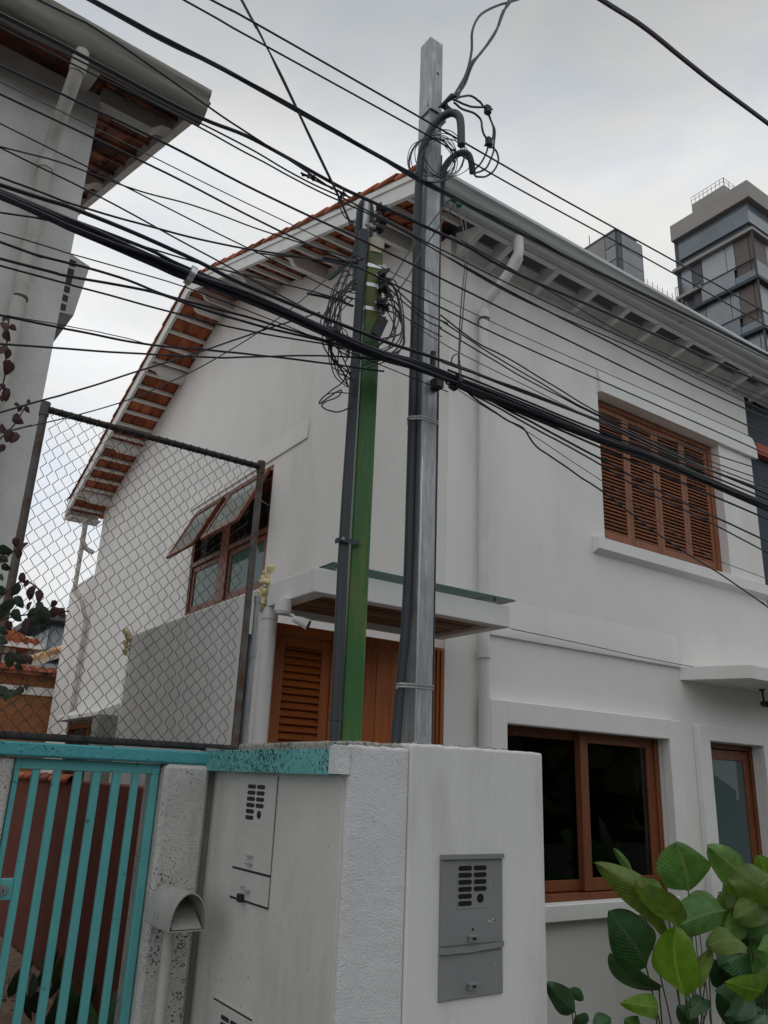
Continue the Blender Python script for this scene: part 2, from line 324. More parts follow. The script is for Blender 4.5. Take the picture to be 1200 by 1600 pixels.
def piece(name, mesh, parent, loc, rot=(0, 0, 0), scale=(1, 1, 1)):
    o = bpy.data.objects.new(name, mesh); COL.objects.link(o); o.parent = parent
    o.location = Vector(loc)-Vector(root_of(parent).location); o.rotation_euler = rot; o.scale = scale; return o
def shared(name, g, m, smooth=False):
    me = bpy.data.meshes.new(name); me.from_pydata(g.v, [], g.f); me.update(); me.materials.append(M[m])
    if smooth: me.polygons.foreach_set('use_smooth', [True]*len(me.polygons))
    return me
def tag(o, label=None, cat=None, group=None, kind=None):
    for k, v in (('label', label), ('category', cat), ('group', group), ('kind', kind)):
        if v: o[k] = v
    return o
def thing(name, label, cat, loc, group=None, rz=0):
    o = bpy.data.objects.new(name, None); COL.objects.link(o); o.location = loc; o.rotation_euler = (0, 0, rz); o.empty_display_size = .2
    return tag(o, label, cat, group)
def crom(pts, n=8):
    pts = [Vector(p) for p in pts]
    if len(pts) < 3: return [pts[0].lerp(pts[1], i/n) for i in range(n+1)]
    P = [pts[0]*2-pts[1]]+pts+[pts[-1]*2-pts[-2]]; out = []
    for i in range(1, len(P)-2):
        a, b, c, d = P[i-1], P[i], P[i+1], P[i+2]
        for k in range(n):
            t = k/n; out.append(.5*((2*b)+(c-a)*t+(2*a-5*b+4*c-d)*t*t+(3*b-a-3*c+d)*t**3))
    out.append(pts[-1]); return out
def wall_y(g, x0, x1, z0, z1, y0, y1, holes):
    xs = sorted({x0, x1, *[h[0] for h in holes], *[h[1] for h in holes]}); zs = sorted({z0, z1, *[h[2] for h in holes], *[h[3] for h in holes]})
    for i in range(len(xs)-1):
        for j in range(len(zs)-1):
            cx = (xs[i]+xs[i+1])/2; cz = (zs[j]+zs[j+1])/2
            if any(h[0] < cx < h[1] and h[2] < cz < h[3] for h in holes): continue
            for y, fl in ((y0, False), (y1, True)):
                q = [(xs[i], y, zs[j]), (xs[i+1], y, zs[j]), (xs[i+1], y, zs[j+1]), (xs[i], y, zs[j+1])]
                g.add(q[::-1] if fl else q, [(0, 1, 2, 3)])
    for a, b, c, d in [(x0, x1, z0, z1)]+list(holes):
        g.add([(a, y0, c), (b, y0, c), (b, y0, d), (a, y0, d), (a, y1, c), (b, y1, c), (b, y1, d), (a, y1, d)], [(0, 1, 5, 4), (1, 2, 6, 5), (2, 3, 7, 6), (3, 0, 4, 7)])
    return g
def frame_y(g, x0, x1, z0, z1, y0, y1, t, c=.004, tb=None):
    """rectangular frame standing in the X-Z plane"""
    tb = tb or t
    g.box(x0, x0+t, y0, y1, z0, z1, c); g.box(x1-t, x1, y0, y1, z0, z1, c)
    g.box(x0+t, x1-t, y0+.001, y1-.001, z1-t, z1, c); g.box(x0+t, x1-t, y0+.001, y1-.001, z0, z0+tb, c); return g
def frame_x(g, y0, y1, z0, z1, x0, x1, t, c=.004):
    g.box(x0, x1, y0, y0+t, z0, z1, c); g.box(x0, x1, y1-t, y1, z0, z1, c)
    g.box(x0+.001, x1-.001, y0+t, y1-t, z1-t, z1, c); g.box(x0+.001, x1-.001, y0+t, y1-t, z0, z0+t, c); return g

# ================================================================== SETTING
tag(put('ground', G().add([(-400, -400, -.72), (400, -400, -.72), (400, 400, -.72), (-400, 400, -.72)], [(0, 1, 2, 3)]), 'soil'), kind='structure')
tag(put('road', G().box(-60, 60, -8, .9, -.72, .0, 0), 'asphalt'), kind='structure')
tag(put('pavement', G().box(-60, 60, .901, 2.58, -.72, .1, .02), 'pave'), kind='structure')
tag(put('yard', G().box(-12, 1.98, 3.9, 20, -.72, .0, 0), 'earth'), kind='structure')
tag(put('passage_paving', G().box(2.5, 4.02, 4.97, 16, -.72, .02, 0), 'pave'), kind='structure')
# ================================================================== WHITE HOUSE
YR, ZR, SL = 10.6, 8.66, .361
def zb(Y): return ZR-SL*abs(Y-YR)
H = thing('white_house', 'two-storey white plastered house with tiled gable roof behind the poles', 'house', (4.03, 5.0, 0))
UW = (6.03, 8.15, 3.93, 5.55); LW = (4.62, 6.70, .72, 2.15); DW = (7.38, 8.32, .05, 2.10)
put('front_wall', wall_y(G(), 4.03, 8.83, -.7, 6.58, 5.0, 5.22, [UW, LW, DW]), 'plaster', H)
SWY0, SWY1, SWZ0, SWZ1 = 8.42, 10.90, 3.68, 5.27
g = G(); X0, X1 = 4.03, 4.25
def zt(Y): return zb(Y)+.04
cols = [5.22, SWY0, YR, SWY1, 16.2]
for a, b in zip(cols[:-1], cols[1:]):
    inwin = SWY0-.01 < a and b < SWY1+.01
    for X, fl in ((X0, 1), (X1, 0)):
        for q in ([[(a, -.05), (b, -.05), (b, SWZ0), (a, SWZ0)], [(a, SWZ1), (b, SWZ1), (b, zt(b)), (a, zt(a))]] if inwin else [[(a, -.05), (b, -.05), (b, zt(b)), (a, zt(a))]]):
            vs = [(X, y, z) for y, z in q]; g.add(vs[::-1] if fl else vs, [(0, 1, 2, 3)])
for (a, b) in (((SWY0, SWZ0), (SWY1, SWZ0)), ((SWY1, SWZ0), (SWY1, SWZ1)), ((SWY1, SWZ1), (SWY0, SWZ1)), ((SWY0, SWZ1), (SWY0, SWZ0))):
    g.add([(X0, *a), (X0, *b), (X1, *b), (X1, *a)], [(0, 1, 2, 3)])
g.add([(X0, 16.2, -.05), (X1, 16.2, -.05), (X1, 16.2, zt(16.2)), (X0, 16.2, zt(16.2))], [(0, 1, 2, 3)])
put('side_wall', g, 'plaster', H)
g = G().box(4.26, 8.83, 16.0, 16.2, -.05, 6.6); g.box(8.62, 8.82, 5.23, 15.99, -.05, 6.6)
put('rear_wall', g, 'plaster', H)
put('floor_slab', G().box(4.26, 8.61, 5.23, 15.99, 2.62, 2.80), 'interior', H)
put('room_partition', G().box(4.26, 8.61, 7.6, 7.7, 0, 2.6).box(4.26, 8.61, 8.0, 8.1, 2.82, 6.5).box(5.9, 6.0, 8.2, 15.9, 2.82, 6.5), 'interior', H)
# --- roof
roof = put('roof', G().prism([(4.52, zb(4.52)+.13), (YR, ZR+.13), (16.68, zb(16.68)+.13), (16.68, zb(16.68)+.17), (YR, ZR+.18), (4.52, zb(4.52)+.17)], 3.45, 9.6, 0), 'tile', H)
g = G()
g.prism([(4.60, zb(4.60)-.02), (YR, ZR-.02), (YR, ZR+.22), (4.60, zb(4.60)+.22)], 3.36, 3.405, 0)
put('barge_board', g, 'soffit', roof)
g = G(); g.prism([(YR, ZR-.02), (16.62, zb(16.62)-.02), (16.62, zb(16.62)+.22), (YR, ZR+.22)], 3.36, 3.405, 0)
put('barge_board', g, 'soffit', roof)
put('rear_fascia', G().box(3.36, 4.03, 16.6, 16.64, zb(16.6)-.10, zb(16.6)+.12, .004).box(3.406, 4.03, 16.36, 16.599, zb(16.6)-.07, zb(16.6)-.04, .004), 'soffit', roof)
put('barge_moulding', G().prism([(4.60, zb(4.60)+.13), (YR-.002, ZR+.13), (YR-.002, ZR+.2), (4.60, zb(4.60)+.2)], 3.343, 3.359, 0), 'soffit', roof)
# battens across the verge
bat = shared('batten', G().box(3.406, 4.029, -.028, .028, 0, .05, .004), 'soffit')
me_bat = bat
BP = .325
Ys = [YR-.2-i*BP for i in range(18)]+[YR+.2+i*BP for i in range(18)]
purl = [5.68, 7.45, 8.9, 10.42, 10.78, 12.25, 14.25, 15.85]
for Y in Ys:
    if any(abs(Y-p) < .10 for p in purl): continue
    o = piece('batten', bat, roof, (0, Y, zb(Y)))
    o.rotation_euler = (math.atan(SL)*(1 if Y < YR else -1), 0, 0)
# purlin ends with a scroll-cut nose
def purlin(Y):
    g = G(); zt_ = zb(Y)+.055; h = .17
    prof = [(4.03, zt_-h), (3.62, zt_-h), (3.59, zt_-h+.012), (3.565, zt_-h+.035), (3.555, zt_-h+.06), (3.545, zt_-h+.075), (3.50, zt_-h+.09), (3.45, zt_-h+.095), (3.406, zt_-h+.10), (3.406, zt_), (4.03, zt_)]
    n = len(prof); vs = []
    for y in (Y-.045, Y+.045):
        for x, z in prof: vs.append((x, y, z+(zb(y)-zb(Y))*1.0))
    g.add(vs, [tuple(range(n)), tuple(range(n, 2*n))[::-1]]+[(i, n+i, n+(i+1) % n, (i+1) % n) for i in range(n)])
    put('purlin', g, 'soffit', roof)
for Y in purl: purlin(Y)
# verge tiles, each one an object
prof = [(-.098, 0), (.05, 0), (.066, .022), (.085, .03), (.104, .022), (.104, .036), (.085, .045), (.06, .038), (.044, .014), (-.098, .014)]
tile_me = shared('tile', G().prism([(x, z) for x, z in prof], -.20, .20, 1), 'tile')
capv = G(); seg = 6
for y, r in ((-.2, .078), (.2, .066)):
    for k in range(seg+1):
        a = math.pi*(-.12+1.24*k/seg); capv.v.append((r*math.cos(a), y, r*math.sin(a)))
    for k in range(seg+1):
        a = math.pi*(-.12+1.24*k/seg); capv.v.append(((r-.012)*math.cos(a), y, (r-.012)*math.sin(a)))
m_ = seg+1
for k in range(seg):
    capv.f += [(k, k+1, 2*m_+k+1, 2*m_+k), (m_+k+1, m_+k, 3*m_+k, 3*m_+k+1), (k, m_+k, m_+k+1, k+1), (2*m_+k, 2*m_+k+1, 3*m_+k+1, 3*m_+k)]
capv.f += [(0, 2*m_, 3*m_, m_), (seg, m_+seg, 3*m_+seg, 2*m_+seg)]
cap_me = shared('verge_tile', capv, 'tile', True)
ang = math.atan(SL)
for s in (1, -1):
    for i in range(19):
        yc = (YR-.02-s*0) - s*(.19+i*BP)
        if abs(yc-YR) > 5.75: break
        for k in range(3):
            o = piece('tile', tile_me, roof, (3.51+k*.208+random.uniform(-.004, .004), yc, zb(yc)+.066+random.uniform(0, .006)))
            o.rotation_euler = (s*(ang-.035), 0, random.uniform(-.012, .012))
            if s < 0: o.rotation_euler = (-(ang-.035), 0, math.pi+random.uniform(-.012, .012)); o.rotation_euler = ((ang-.035), 0, math.pi); o.rotation_mode = 'XYZ'
        o = piece('verge_tile', cap_me, roof, (3.402+random.uniform(-.006, .006), yc, zb(yc)+.215+random.uniform(0, .008)))
        o.rotation_euler = (ang-.03, 0, 0) if s > 0 else (ang-.03, 0, math.pi)
# --- front eave: fascia, rafters, soffit boards, gutter
put('fascia', G().box(3.42, 9.6, 4.625, 4.65, 6.455, 6.56, .004), 'soffit', roof)
def slope_slab(g, x0, x1, ya, yb, dz0, dz1):
    g.prism([(ya, zb(ya)+dz0), (yb, zb(yb)+dz0), (yb, zb(yb)+dz1), (ya, zb(ya)+dz1)], x0, x1, 0); return g
rx = []
for px in (800, 873, 933, 985, 1033, 1083, 1133, 1176):
    rx.append(at_y(px, 500+(px-1000)*.53, 4.65).x)
rx = [4.12]+[x for x in rx if x > 4.4]+[rx[-1]+.5, rx[-1]+1.0]
for i, x in enumerate(rx):
    put('rafter', G().prism([(4.651, 6.44), (4.999, 6.36), (4.999, 6.62), (4.651, 6.50)], x-.03, x+.03, 0), 'soffit', roof)
for a, b in zip(rx[:-1], rx[1:]):
    put('soffit_board', G().prism([(4.87, 6.515), (4.998, 6.40), (4.998, 6.42), (4.87, 6.54)], a+.031, b-.031, 0), 'soffit', roof)
    put('soffit_strip', G().box(a+.031, b-.031, 4.651, 4.685, 6.462, 6.482), 'soffit', roof)
put('eave_shade_lining', slope_slab(G(), 4.06, 9.5, 4.66, 5.2, .05, .065), 'darkpipe', roof)  # lining coloured dark so the open eave cavity looks shaded
prof = [(4.62, 6.47), (4.60, 6.47), (4.575, 6.476), (4.56, 6.49), (4.553, 6.507), (4.54, 6.513), (4.515, 6.52), (4.49, 6.536), (4.472, 6.56), (4.462, 6.592), (4.447, 6.602), (4.432, 6.615), (4.43, 6.64), (4.437, 6.655), (4.45, 6.655), (4.455, 6.64), (4.475, 6.61), (4.49, 6.56), (4.53, 6.535), (4.60, 6.53), (4.62, 6.62)]
gut = put('gutter', G().prism(prof, 3.46, 9.6, 0), 'gutter', H, True)
put('gutter_joint', G().prism([(y-.004 if y < 4.5 else y, z-.004 if z < 6.5 else z) for y, z in prof[:14]]+[(4.6, 6.54)], 6.9, 6.94, 0), 'gutter', gut, True)
put('gutter_end', G().prism(prof[:15]+[(4.62, 6.655)], 3.447, 3.459, 0), 'gutter', gut)
# --- downpipe
dp = [(4.49, 4.565, 6.50), (4.488, 4.56, 6.35), (4.48, 4.565, 6.28), (4.455, 4.62, 6.17), (4.39, 4.87, 5.93), (4.385, 4.925, 5.85), (4.385, 4.93, 5.76), (4.385, 4.93, 4.0), (4.385, 4.93, .1)]
d = put('downpipe', G().tube(dp, .047, 14), 'pvc', H, True)
for z in (5.80, 2.62):
    put('pipe_collar', G().tube([(4.385, 4.93, z-.045), (4.385, 4.93, z+.045)], .057, 14), 'pvc', d, True)
put('pipe_collar', G().tube([(4.479, 4.562, 6.275), (4.452, 4.63, 6.155)], .057, 14), 'pvc', d, True)
put('pipe_clip', G().tube([(4.385, 4.93, 5.735), (4.385, 4.93, 5.75)], .0505, 14).box(4.37, 4.40, 4.97, 4.999, 5.73, 5.755), 'black', d)
# --- front trims
put('string_course', G().prism([(4.999, 2.79), (4.974, 2.795), (4.974, 2.82), (4.999, 3.12)], 4.50, 7.06, 0), 'plaster', H)
put('porch_canopy', G().prism([(7.06, 4.999), (7.32, 4.40), (9.3, 4.40), (9.3, 4.999)], 2.675, 2.80, 2), 'plaster', H)
# upper shutter window
uw = put('shutter_window', frame_y(G(), 6.032, 8.148, 3.932, 5.548, 5.10, 5.2, .065, .005), 'shut_v', H)
tag(uw, label='closed louvred shutter window on the upper floor')
put('lintel', G().prism([(4.999, 5.553), (4.955, 5.553), (4.955, 5.70), (4.999, 5.85)], 6.032, 8.91, 0), 'trim', uw)
put('sill', G().prism([(4.999, 3.765), (4.92, 3.80), (4.92, 3.915), (4.999, 3.928)], 5.84, 8.92, 0), 'trim', uw)
slat = shared('slat', G().box(-.1925, .1925, -.006, .006, -.024, .024, .002), 'shut_h')
lx0, lw_ = 6.10, (8.08-6.10)/4
for i in range(4):
    a = lx0+i*lw_+.002; b = a+lw_-.004; yy = 5.115+(.004 if i % 2 else 0)
    put('shutter_leaf', frame_y(G(), a, b, 4.0, 5.48, yy, yy+.04, .055, .004, .09), 'shut_v', uw)
    for k in range(33):
        piece('slat', slat, uw, ((a+b)/2, yy+.02, 4.11+k*.0403), (math.radians(-42), 0, 0))
    put('shutter_rod', G().box((a+b)/2-.01, (a+b)/2+.01, yy+.046, yy+.054, 4.09, 5.42), 'shut_v', uw)
put('shutter_dark_sheet', G().box(6.1, 8.08, 5.19, 5.2, 4.0, 5.48), 'slot', uw)  # black sheet standing in for the unlit room behind the slats
# lower sliding window
lw = put('sliding_window', frame_y(G(), LW[0]+.002, LW[1]-.002, LW[2]+.002, LW[3]-.002, 5.04, 5.17, .055, .004), 'redwood', H)
g = G(); frame_y(g, 4.43, 6.88, .60, 2.26, 4.90, 4.999, .185, .008, .125)
put('window_surround', g, 'trim', lw)
mid = 5.66
put('sash', frame_y(G(), 4.68, mid+.06, .785, 2.09, 5.11, 5.15, .085, .004), 'redwood', lw)
put('sash', frame_y(G(), mid-.03, 6.64, .785, 2.09, 5.06, 5.105, .10, .004), 'redwood', lw)
put('pane', G().box(4.765, mid-.03, 5.128, 5.134, .87, 2.005), 'glass', lw)
put('pane', G().box(mid+.07, 6.54, 5.08, 5.086, .885, 1.99), 'glass', lw)
# narrow glazed door right of it
dw = put('glazed_door', frame_y(G(), DW[0]+.002, DW[1]-.002, .05, DW[3]-.002, 5.07, 5.18, .05, .004), 'redwood', H)
g = G(); g.box(7.20, 7.379, 4.93, 4.999, .0, 2.25, .006).box(8.321, 8.52, 4.93, 4.999, .0, 2.25, .006).box(7.38, 8.32, 4.931, 4.999, 2.103, 2.25, .005)
put('door_surround', g, 'trim', dw)
put('door_leaf', frame_y(G(), 7.435, 8.265, .07, 2.04, 5.09, 5.13, .10, .004), 'redwood', dw)
put('pane', G().box(7.535, 8.165, 5.105, 5.111, .17, 1.94), 'glassblue', dw)
# --- side window with two top-hung sashes standing open
sw = put('casement_window', frame_x(G(), SWY0+.002, SWY1-.002, SWZ0, SWZ1-.002, 4.04, 4.14, .055, .004), 'redwood', H)
tag(sw, label='brown timber side window with two sashes propped open')
put('mullion', G().box(4.035, 4.135, 9.60, 9.86, SWZ0+.055, SWZ1-.057, .004), 'redwood', sw)
for (a, b) in ((SWY0+.057, 9.598), (9.862, SWY1-.057)):
    put('transom', G().box(4.036, 4.136, a, b, 4.40, 4.47, .004), 'redwood', sw)
    put('lower_frame', frame_x(G(), a+.005, b-.005, SWZ0+.06, 4.395, 4.06, 4.10, .075, .004), 'redwood', sw)
    put('pane', G().box(4.075, 4.081, a+.08, b-.08, SWZ0+.135, 4.32), 'glassgreen', sw)
    for k in range(4):
        z = 4.55+k*.15
        put('security_bar', G().tube([(4.12, a, z), (4.12, b, z)], .007, 6), 'black', sw)
    th = math.radians(26); Ls = .84; hx, hz = 4.03, 5.21
    def sp(u, t, y): # u along sash from hinge, t across thickness
        return (hx-u*math.sin(th)-t*math.cos(th), y, hz-u*math.cos(th)+t*math.sin(th))
    def sbox(g, u0, u1, y0, y1, t0, t1):
        vs = [sp(u, t, y) for u in (u0, u1) for y in (y0, y1) for t in (t0, t1)]
        return g.add(vs, [(0, 1, 3, 2), (4, 6, 7, 5), (0, 4, 5, 1), (2, 3, 7, 6), (0, 2, 6, 4), (1, 5, 7, 3)])
    g = G(); y0, y1 = a+.01, b-.01
    sbox(g, 0, Ls, y0, y0+.07, 0, .04); sbox(g, 0, Ls, y1-.07, y1, 0, .04); sbox(g, .0, .07, y0+.07, y1-.07, .001, .039); sbox(g, Ls-.08, Ls, y0+.07, y1-.07, .001, .039)
    put('open_sash', g, 'redwood', sw)
    put('pane', sbox(G(), .07, Ls-.08, y0+.07, y1-.07, .017, .023), 'glasspale', sw)
    put('stay_arm', G().tube([(4.05, y0+.02, 4.75), sp(.42, 0, y0+.03)], .007, 6), 'galv', sw)
put('eyebrow_ledge', G().prism([(4.029, 5.335), (4.008, 5.335), (4.008, 5.36), (4.029, 5.62)], 7.58, 11.15, 1), 'plaster', sw)
# rear corner details seen through the fence
put('vent_pipe', G().tube([(3.72, 16.3, 6.4), (3.72, 16.3, 5.95), (3.80, 16.28, 5.80), (3.93, 16.2, 5.72)], .05, 10).tube([(3.72, 16.3, 6.0), (3.72, 16.3, 4.9), (3.85, 16.1, 4.7), (3.96, 16.0, 4.3), (3.96, 16.0, 2.2)], .045, 10), 'pvcold', H, True)
gw = put('ground_floor_window', frame_x(G(), 13.4, 16.0, .9, 2.36, 3.93, 4.02, .10), 'redwood', H)
put('window_hood', G().prism([(4.029, 2.40), (3.70, 2.40), (3.70, 2.46), (4.029, 2.62)], 13.3, 16.1, 1), 'leftwall', gw)
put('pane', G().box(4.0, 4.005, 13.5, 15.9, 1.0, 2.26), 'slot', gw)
put('mullion', G().box(3.95, 3.999, 14.6, 14.7, 1.0, 2.26), 'redwood', gw)
put('cement_column', G().box(3.62, 3.92, 12.95, 13.28, 0, 2.40, .01), 'greycolumn', H)
put('rear_return_wall', G().box(4.03, 4.25, 16.201, 18.0, 0, 5.3, .01), 'plaster', H)

# ================================================================== ENTRANCE DOOR and its CANOPY
D = thing('entrance_door', 'varnished wooden side entrance with louvred leaf and plank leaf', 'door', (3.25, 5.03, 0))
put('frame', G().box(2.46, 2.535, 5.0, 5.10, 0, 2.62, .004).box(3.93, 4.025, 5.0, 5.10, 0, 2.62, .004).box(2.99, 3.13, 5.002, 5.10, 0, 2.55, .004).box(2.536, 3.929, 5.003, 5.09, 2.55, 2.62, .003), 'wood_v', D)
ll = put('louvre_leaf', frame_y(G(), 2.537, 2.988, .05, 2.545, 5.015, 5.06, .075, .004, .1), 'wood_v', D)
sl2 = shared('slat', G().box(-.152, .152, -.006, .006, -.03, .03, .002), 'wood_h')
for k in range(46):
    piece('slat', sl2, ll, (2.7625, 5.035, .18+k*.051), (math.radians(-38), 0, 0))
put('louvre_backing', G().box(2.55, 2.98, 5.068, 5.075, .06, 2.54), 'wood_v', ll)
for k in range(6):
    a = 3.133+k*.1325
    put('plank', G().box(a, a+.13, 5.02+.002*(k % 2), 5.055, .03, 2.545, .003), 'wood_v', D)
put('jamb_strip', G().box(3.945, 3.96, 4.985, 4.999, 0, 2.60, .002).box(3.985, 4.0, 4.985, 4.999, 0, 2.60, .002), 'wood_v', D)
CN = thing('entrance_canopy', 'white framed canopy with board ceiling and glass top over the entrance', 'canopy', (3.17, 4.2, 2.68))
cx0, cx1, cyf, cyb, cz0, cz1 = 2.355, 3.985, 4.20, 4.985, 2.680, 2.835
put('fascia', G().box(cx0, cx1, cyf, cyf+.09, cz0, cz1, .004), 'trim', CN)
put('side_beam', G().box(cx0, cx0+.12, cyf+.0905, cyb, cz0, cz1, .004), 'trim', CN)
put('side_beam', G().box(cx1-.10, cx1, cyf+.0905, cyb, cz0, cz1, .004), 'trim', CN)
put('rear_beam', G().box(cx0+.121, cx1-.101, cyb-.03, cyb-.001, cz0-.012, cz1-.03, .004), 'trim', CN)
for k in range(6):
    a = cyf+.093+k*.1095
    put('ceiling_board', G().box(cx0+.122, cx1-.102, a, a+.10, cz0+.025+.006*(k % 2), cz0+.05, .002), 'ceilwood', CN)
put('added_bright_panel', G().box(cx0+.121, cx1-.101, cyf+.091, cyb-.031, cz1-.03, cz1-.012), 'trim', CN)  # white panel added so the gap below the glass looks lit
put('glass_sheet', G().box(2.46, 4.01, 4.17, 4.98, 2.872, 2.880), 'sheetglass', CN)
put('glass_edge', G().box(2.46, 4.01, 4.166, 4.1695, 2.871, 2.881).box(4.0105, 4.014, 4.17, 4.98, 2.871, 2.881), 'glassedge', CN)
g = G()
for x in (2.55, 3.2, 3.9):
    for y in (4.27, 4.9): g.tube([(x, y, cz1), (x, y, 2.871)], .012, 8)
put('glass_stud', g, 'steel', CN)
LT = thing('spotlight', 'white ceiling spotlight under the canopy corner', 'light', tuple(at_y(447, 965, 4.55)))
p = at_y(441, 966, 4.55)
put('base', G().tube([(p.x, p.y, 2.679), (p.x, p.y, 2.60)], .055, 16).tube([(p.x, p.y, 2.601), (p.x, p.y, 2.585)], .048, 16), 'trim', LT, True)
q = at_y(472, 972, 4.45)
put('head', G().tube([(q.x-.05, q.y+.03, q.z+.02), (q.x-.01, q.y-.0, q.z+.004), (q.x+.03, q.y-.03, q.z-.018)], .03, 14, rs=[.018, .03, .036]), 'trim', LT, True)
put('lens', G().tube([(q.x+.0305, q.y-.031, q.z-.0185), (q.x+.033, q.y-.033, q.z-.02)], .03, 14), 'black', LT)
put('arm', G().tube([(p.x+.03, p.y, 2.60), (q.x-.04, q.y+.03, q.z+.035)], .009, 8), 'trim', LT)
p = Vector((2.395, 4.86, 0))
wp = thing('white_standpipe', 'fat white pipe standing left of the louvred door under the canopy', 'pipe', p)
put('pipe', G().tube([(p.x, p.y, 0), (p.x, p.y, 2.679)], .05, 16), 'pvc', wp, True)
put('pipe_collar', G().tube([(p.x, p.y, 2.60), (p.x, p.y, 2.675)], .056, 16), 'pvc', wp, True)

# bullet camera under the porch canopy
p = at_y(1196, 1100, 4.75)
BC = thing('security_camera', 'small black bullet camera under the concrete porch slab at right', 'camera', tuple(p))
put('body', G().tube([(p.x-.02, p.y-.05, p.z-.01), (p.x+.06, p.y+.06, p.z+.01)], .032, 14), 'black', BC, True)
put('bracket', G().tube([(p.x+.03, p.y+.03, p.z), (p.x+.05, p.y+.05, 2.674)], .01, 8).tube([(p.x+.05, p.y+.05, 2.655), (p.x+.05, p.y+.05, 2.674)], .03, 12), 'black', BC)
put('lens', G().tube([(p.x-.0205, p.y-.051, p.z-.0101), (p.x-.023, p.y-.054, p.z-.0105)], .024, 14), 'slot', BC)

# ================================================================== BOUNDARY WALLS
BW = thing('boundary_wall', 'off-white rendered boundary wall running back beside the house', 'wall', (2.40, 6.2, 0))
put('wall', G().box(2.345, 2.47, 4.88, 7.72, 0, 2.83, .012), 'boundary', BW)
fm = G()
for k in range(30):
    t_ = k/29; fm.blob((2.335+random.uniform(-.018, .014)+(.05*max(0, t_-.8)*5), 4.87+random.uniform(-.03, .03), 2.66+.29*t_+random.uniform(-.02, .02)), random.uniform(.014, .032), 9, .15, (1, 1, random.uniform(.7, 1.2)))
put('expanding_foam', fm, 'foam', BW, True)
fm = G()
for k in range(10): fm.blob((2.335+random.uniform(-.03, .03), 7.73+random.uniform(-.04, .04), 2.87-k*.024), random.uniform(.02, .038), 9, .15)
put('expanding_foam', fm, 'foam', BW, True)
RW = thing('red_wall', 'dark red painted yard wall seen through the teal gate', 'wall', (2.05, 9, 0))
put('wall', G().box(2.0, 2.14, 4.15, 13.0, -.04, 1.49, .01), 'redwall', RW)
tm = shared('coping_tile', capv, 'tile', True)
for k in range(13):
    o = piece('coping_tile', tm, RW, (2.03, 7.9+k*.36, 1.485)); o.rotation_euler = (0, 0, 0); o.scale = (1.0, 1, .75)

# ================================================================== NEIGHBOUR'S FRONTAGE: beam, gate, post, fence
GY = 3.82
FWl = thing('front_wall', 'white street wall with teal beam left of and above the gate', 'wall', (.2, GY, 0))
put('wall', G().box(-6, .742, GY-.02, GY+.16, -.05, 1.632, .01), 'roughdirty', FWl)
put('beam', G().box(-6, 1.70, GY-.045, GY+.18, 1.636, 1.696, .008), 'tealbeam', FWl)
GT = thing('teal_gate', 'teal metal gate of flat upright bars', 'gate', (1.07, GY, 0))
bx = [.749, .772, .826, .856, .913, .945, 1.003, 1.036, 1.083, 1.118, 1.173, 1.209, 1.261, 1.293, 1.348, 1.384]
for i in range(8):
    put('bar', G().box(bx[2*i], bx[2*i+1], GY+.004*(0 < i < 7), GY+.03, .06, 1.585, .003), 'tealmetal', GT)
put('rail', G().box(.7725, 1.3475, GY+.001, GY+.033, 1.586, 1.632, .003).box(.749, .7724, GY+.001, GY+.033, 1.586, 1.632).box(1.3476, 1.384, GY+.001, GY+.033, 1.586, 1.632), 'tealmetal', GT)
put('rail', G().box(.749, 1.384, GY+.001, GY+.033, .02, .059, .003), 'tealmetal', GT)
lk = put('lock_plate', G().box(.773, .825, GY+.002, GY+.04, 1.075, 1.155, .003), 'tealmetal', GT)
put('lock_cylinder', G().tube([(.785, GY+.002, 1.115), (.785, GY-.012, 1.115)], .021, 14).tube([(.785, GY-.0122, 1.115), (.785, GY-.02, 1.115)], .011, 12), 'galv', lk)
put('keyhole', G().box(.783, .787, GY-.0225, GY-.02, 1.108, 1.122), 'slot', lk)
GP = thing('gate_pillar', 'rough stained white pillar between the gate and the meter wall', 'pillar', (1.51, 3.9, 0))
put('pillar', G().box(1.392, 1.615, 3.765, 4.05, -.05, 1.634, .018), 'roughdirty', GP)
put('old_wall', G().box(1.6155, 1.6545, 3.80, 4.05, -.05, 1.634, .003), 'greycolumn', GP)  # dark strip filling the crevice, its grey standing in for the shade there
# chain link fence standing on the beam
FX0, FX1, FZ0, FZ1, FY = .60, 1.752, 1.715, 3.235, 3.80
FN = thing('chain_link_fence', 'chain link fence in a tube frame on top of the teal beam', 'fence', ((FX0+FX1)/2, FY, 1.70))
for x in (FX0, FX1):
    pst = put('post', G().tube([(x, FY+.025, 1.697), (x, FY+.025, FZ1+.02)], .019, 12), 'rust', FN, True)
    put('post_sleeve', G().tube([(x, FY+.025, FZ1-.045), (x, FY+.025, FZ1+.025)], .023, 12), 'rust', pst, True)
put('rail', G().tube([(FX0, FY+.02, FZ1-.01), (FX1, FY+.02, FZ1-.01)], .0165, 12), 'railrust', FN, True)
put('rail', G().tube([(FX0, FY+.02, 1.72), (FX1, FY+.02, 1.72)], .0165, 12), 'railrust', FN, True)
nz_ = 17; wcell = (FX1-FX0-.04)/nz_; hcell = .033; nrow = int((FZ1-1.72)/hcell)
for i in range(nz_*2-1):
    x = FX0+.02+wcell*.5*(i+.5); pts = []
    for k in range(nrow+1):
        s = 1 if (k+i) % 2 else -1
        z = 1.722+k*(FZ1-1.735)/nrow
        px = x+s*wcell*.265+random.uniform(-.003, .003)+.006*math.sin(k*.17+i*.2); yy = FY+(.004 if s > 0 else -.004)
        if k: 
            l = pts[-1]; pts.append((l[0]*.1+px*.9, l[1]*.1+yy*.9, l[2]*.06+z*.94))
        else: pts.append((px, yy, z))
    put('mesh_wire', G().tube(pts, .0021, 4, False), 'wire', FN)
